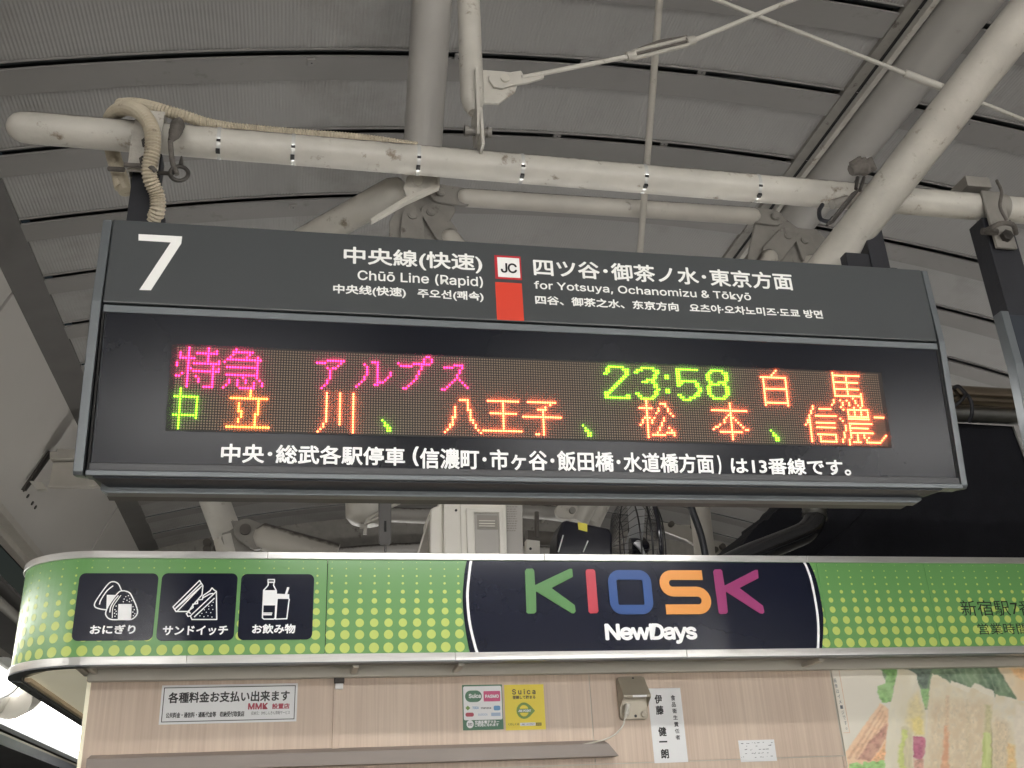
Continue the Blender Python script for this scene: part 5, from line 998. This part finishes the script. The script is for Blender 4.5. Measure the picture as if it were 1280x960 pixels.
# tree column at left behind the sign foot
tc = thing('column_node', 'cream upright tube with a bolted fork and a slanting dark branch above the kiosk', 'column', at(285, 660, 6.5))
a0 = at(255, 590, 6.5); a1 = at(284, 668, 6.5); b = MB(); b.path([a0, a1, a1 + (a1 - a0) * .05], [.092, .092, .05], 24); b.build('upper_tube', M['tube'], tc)
b = MB(); b.tube(at(284, 672, 6.5), at(291, 700, 6.5), .085, 24); b.build('lower_tube', M['tube'], tc)
P7 = vert(6.4); b = MB(); b.prism(P7, px(P7, [(281, 650), (300, 650), (322, 668), (326, 690), (284, 690), (276, 672)]), -.06, -.02); b.build('node_plate', M['gusset'], tc, bevel=.004)
b = MB(); b.prism(P7, capsule(P7.loc(307, 664), P7.loc(322, 672), .075, .085), 0, .03); b.build('fork_tab', M['gusset'], tc, bevel=.004)
b = MB(); b.prism(P7, circ(*P7.loc(307, 664), .035, 16), .03, .05); b.build('pin', M['beamdark'], tc)
b = MB(); b.path([at(318, 668, 6.4), at(326, 670, 6.4), at(420, 697, 6.4)], [.04, .085, .09], 20); b.build('branch_tube', M['beam'], tc)
P8 = vert(7.2)
gs = thing('bolted_gusset', 'dark grey gusset plate with four round bolts behind the cream upright tube', 'gusset', at(270, 680, 7.2))
b = MB(); b.prism(P8, px(P8, [(253, 675), (274, 672), (278, 700), (255, 700)]), -.04, 0); b.build('plate', M['gusset'], gs, bevel=.004)
for q in ((259, 679), (272, 677), (259, 687), (272, 686)): 
    b = MB(); b.prism(P8, circ(*P8.loc(*q), .028, 12), 0, .03); b.build('bolt', M['beamdark'], gs)
for (u0, u1, lab, v0, v1, yy) in ((480, 560, 'far cream round tube crossing left of the air conditioner', 643, 646, 7.0), (654, 706, 'far cream round tube crossing right of the air conditioner', 638, 643, 7.0)):
    b = MB(); b.path([at(u0 - 10, v0 - .5, yy), at(u0, v0, yy), at(u1, v1, yy), at(u1 + 4, v1 + .5, yy)], [.055, .055, .055, .03], 18); b.build('round_tube', M['tube2'], None, label=lab, cat='tube', group='far round tubes above the kiosk')
nd = thing('fork_node', 'pale bolted fork joint with steep tube ends between the air conditioner and the fan', 'joint', at(715, 640, 6.0)); P9 = vert(6.2)
b = MB(); b.prism(P9, capsule(P9.loc(712, 641), P9.loc(702, 641), .055, .05), 0, .04); b.build('fork_tab', M['beam'], nd, bevel=.004)
b = MB(); b.prism(P9, circ(*P9.loc(713, 641), .022, 12), .04, .06); b.build('pin', M['gusset'], nd)
b = MB(); b.tube(at(743, 615, 6.2), at(722, 655, 6.2), .062, 18); b.tube(at(756, 615, 6.3), at(737, 655, 6.3), .072, 18); b.build('tube_end', M['tube'], nd)
b = MB(); b.path([at(671, 640, 5.0), at(671, 672, 5.0)], .012, 8); b.build('drop_rod', M['beamdark'], nd); b = MB(); b.path([at(658, 672, 6.5), at(760, 678, 6.5)], .05, 12); b.build('cross_tube', M['beamdark'], nd)
jb = thing('junction_box', 'small cream junction box behind the air conditioner corner', 'box', at(666, 684, 4.9)); P5 = vert(4.9)
b = MB(); b.prism(P5, px(P5, [(658, 674), (675, 676), (675, 700), (658, 700)]), -.05, 0); b.build('box_body', M['ac'], jb, bevel=.003)
b = MB(); b.prism(P5, circ(*P5.loc(663, 686), .007, 10), 0, .003); b.build('knockout', M['ink'], jb)
# right-hand node and light strut
nr = thing('far_right_node', 'pale gusset node with thin tie behind the fan on the right', 'joint', at(870, 665, 6.4)); P10 = vert(6.4)
b = MB(); b.prism(P10, px(P10, [(825, 652), (850, 656), (868, 656), (880, 672), (872, 684), (858, 674), (842, 668), (826, 662)]), -.03, 0); b.prism(P10, px(P10, [(868, 668), (905, 676), (930, 690), (925, 700), (872, 700)]), -.05, -.03); b.build('plate', M['beam'], nr, bevel=.004)
b = MB(); 
for q in ((838, 656), (866, 659), (893, 688), (902, 684)): b.prism(P10, circ(*P10.loc(*q), .02, 10), 0, .03)
b.build('bolt_head', M['beamdark'], nr)
b = MB(); b.tube(at(872, 615, 5.9), at(882, 700, 5.9), .065, 16); b.build('light_strut', M['beam'], nr)
b = MB(); b.path(smooth([at(859, 615, 4.5), at(866, 640, 4.5), at(876, 668, 4.5), at(883, 700, 4.5)], 6), .018, 8); b.build('black_cable', M['black'], None, label='thick black cable sweeping down right of the fan', cat='cable')

# fan
FY = 4.55
fan = thing('fan', 'black electric fan seen edge-on with wire cage and boxy motor above the kiosk', 'fan', at(780, 690, FY))
fc = at(793, 684, FY); ax = Vector((1, -.12, .02)).normalized(); e1 = ax.cross(Vector((0, 0, 1))).normalized(); e2 = e1.cross(ax) * -1
FR = .26
def fpt(t, a, r): return fc + ax * t + e1 * (r * math.cos(a)) + e2 * (r * math.sin(a))
b = MB()
for t, r, th in ((.075, FR, .006), (.03, FR * 1.01, .005), (-.02, FR * .97, .004), (-.085, FR * .66, .003), (.105, FR * .75, .003)):
    b.path([fpt(t, i * math.pi / 24, r) for i in range(49)], th, 6, cap=False)
for i in range(40):
    a = i * math.pi / 20
    b.path([fpt(-.115, a, .05), fpt(-.085, a, FR * .66), fpt(-.03, a, FR * .97), fpt(.03, a, FR * 1.0)], .0014, 4)
    b.path([fpt(.03, a, FR), fpt(.08, a, FR * .95), fpt(.115, a, FR * .55), fpt(.12, a, .04)], .0014, 4)
b.build('wire_cage', M['wire'], fan)
b = MB(); b.path([fpt(.065, i * math.pi / 24, FR + .002) for i in range(49)], .008, 8, cap=False); b.build('cage_rim', M['plasticblack'], fan)
for k in range(4):
    a0_ = k * math.pi / 2 + .5; b = MB(); vs = []
    for i in range(6):
        for j in range(5):
            r = .045 + (FR * .82 - .045) * j / 4; a = a0_ + (i / 5 - .5) * (1.15 - .1 * j); vs.append(fpt(.01 + .05 * (i / 5 - .5), a, r))
    b.add(vs, [(i * 5 + j, (i + 1) * 5 + j, (i + 1) * 5 + j + 1, i * 5 + j + 1) for i in range(5) for j in range(4)], 0, True); b.build('blade', M['blade'], fan)
b = MB(); b.path([fpt(-.02, 0, 0), fpt(.05, 0, 0), fpt(.07, 0, 0)], [.045, .045, .02], 16); b.build('hub', M['plasticblack'], fan)
ma = at(745, 674, FY - .0); mb_ = at(697, 672, FY + .02); b = MB(); P11 = vert(FY - .10)
b.prism(P11, px(P11, [(703, 651), (709, 650), (762, 660), (766, 668), (766, 700), (696, 700), (697, 668)]), -.17, 0); b.build('motor_housing', M['plasticblack'], fan, bevel=.014, seg=3)
b = MB(); b.prism(P11, px(P11, [(722, 652.8), (734, 655), (734, 665), (723, 662)]), .0, .0022); b.build('yellow_tag', M['yellow'], fan)
b = MB(); b.path([at(735, 676, FY - .11), at(729, 690, FY - .11)], .003, 6); b.path([at(704, 669, FY - .11), at(698, 690, FY - .11)], .003, 6); b.build('trim_line', M['steel'], fan)

# black partition, duct and pipes at right
rnd = random.Random(11)
BY = 4.75; BP = vert(BY)
lefte = [(905, 700), (918, 688), (935, 672), (948, 655), (965, 645), (975, 632), (992, 622), (1010, 600)]
je = []
for a, c in zip(lefte, lefte[1:]):
    for k in range(5):
        t = k / 5; je.append((a[0] + (c[0] - a[0]) * t + rnd.uniform(-1.2, 1.2), a[1] + (c[1] - a[1]) * t + rnd.uniform(-1.2, 1.2)))
re = [(1180, 528), (1266, 533), (1276, 562), (1290, 600), (1312, 702)]
b = MB(); b.prism(BP, px(BP, je + [(1010, 600), (1060, 528)] + re), -.5, 0); b.build('black_screen', M['blackmatt'], None, label='large matt black screen with a ragged slanting left edge behind the right of the sign', cat='screen')
b = MB(); b.path([at(1266, 533, BY - .01), at(1277, 562, BY - .01), at(1291, 600, BY - .01)], .006, 6); b.build('shiny_edge_wire', M['pipedull'], None, label='thin shiny wire along the right edge of the black screen', cat='wire')
P12 = vert(BY - .02); b = MB(); b.prism(P12, px(P12, [(1120, 600), (1146, 618), (1158, 660), (1164, 702), (1010, 702), (1060, 660)]), 0, .012); b.build('black_flap', M['blackmatt'], None, label='smooth black flap hanging over the rough black screen right of the duct', cat='flap')
du = thing('flue_duct', 'glossy black and chrome elbow duct bending down to the lower left under the sign', 'duct', at(1015, 650, 4.5))
b = MB(); e_ = smooth([at(1012, 590, 4.5), at(1016, 625, 4.5), at(1018, 648, 4.5), at(1008, 664, 4.47), at(985, 675, 4.45), at(940, 693, 4.40), at(900, 712, 4.36)], 8); b.path(e_, .056, 24); b.build('duct_tube', M['duct'], du)
b = MB(); b.path([e_[7], e_[9], e_[11], e_[13], e_[15]], .0585, 24, cap=False); b.build('chrome_sleeve', M['pipedull'], du)
for i in (9, 12, 15):
    b = MB(); b.path([e_[i], e_[i].lerp(e_[i + 1], .5)], .062, 24); b.build('duct_ring', M['pipedull'], du)
CYY = 4.6
b = MB(); b.tube(at(1150, 493, CYY), at(1340, 503, CYY), .062, 28); b.build('chrome_pipe', M['pipechrome'], None, label='shiny copper-toned horizontal pipe right of the sign', cat='pipe')
b = MB(); b.tube(at(1150, 515, CYY + .05), at(1340, 523, CYY + .05), .048, 28); b.build('dull_pipe', M['pipedull'], None, label='dull grey pipe directly below the shiny copper-toned pipe', cat='pipe')
b = MB(); b.path(smooth([at(1192, 485, CYY - .06), at(1198, 483, CYY - .08), at(1205, 490, CYY - .09), at(1213, 500, CYY - .09), at(1215, 515, CYY - .08), at(1211, 528, CYY - .04)], 6), .011, 8); b.path(smooth([at(1205, 497, CYY - .1), at(1208, 493, CYY - .1), at(1200, 502, CYY - .09), at(1192, 508, CYY - .07)], 5), .010, 8); b.build('cable_tie', M['black'], None, label='twisted black cable tie round the two horizontal pipes at right', cat='cable')

# bright track side seen below the canopy end
fl = thing('flanged_pipe', 'cream flanged pipe end with a bolt just below the left end of the kiosk', 'pipe', atz(15, 850, 2.9))
fy = 7.5
b = MB(); a0 = at(-25, 845, fy); a1 = at(18, 862, fy); b.tube(a0, a1, .16, 24); b.build('pipe_body', M['tube'], fl)
Pf = vert(fy - .2); b = MB(); b.prism(Pf, circ(*Pf.loc(2, 848), .13, 24), 0, .05); b.build('flange', M['whiteflat'], fl, bevel=.006)
b = MB(); b.prism(Pf, circ(*Pf.loc(6, 857), .022, 10), .05, .08); b.build('bolt', M['bolt'], fl)
b = MB(); b.path([at(38, 858, fy + .5), at(28, 868, fy + .3), at(14, 874, fy)], .13, 18); b.build('elbow', M['beam'], fl)
tk = thing('track_canopy_edge', 'dark edge of the opposite canopy with beige beams at the lower left corner', 'canopy', (-2.5, 12, 2.1))
b = MB(); b.box((-3.6, 3, 2.15), (-1.50, 22, 2.2)); b.build('dark_sheet', M['trackdark'], tk)
b = MB(); b.box((-1.72, 3, 2.20), (-1.60, 22, 2.26)); b.box((-2.4, 3, 2.2), (-2.28, 22, 2.27)); b.build('beige_beam', M['trackbeige'], tk, bevel=.01)
b = MB(); 
for yy in (5, 7, 9.5, 12): b.box((-3.5, yy, 2.2), (-1.72, yy + .12, 2.25))
b.build('cross_member', M['signframe'], tk)
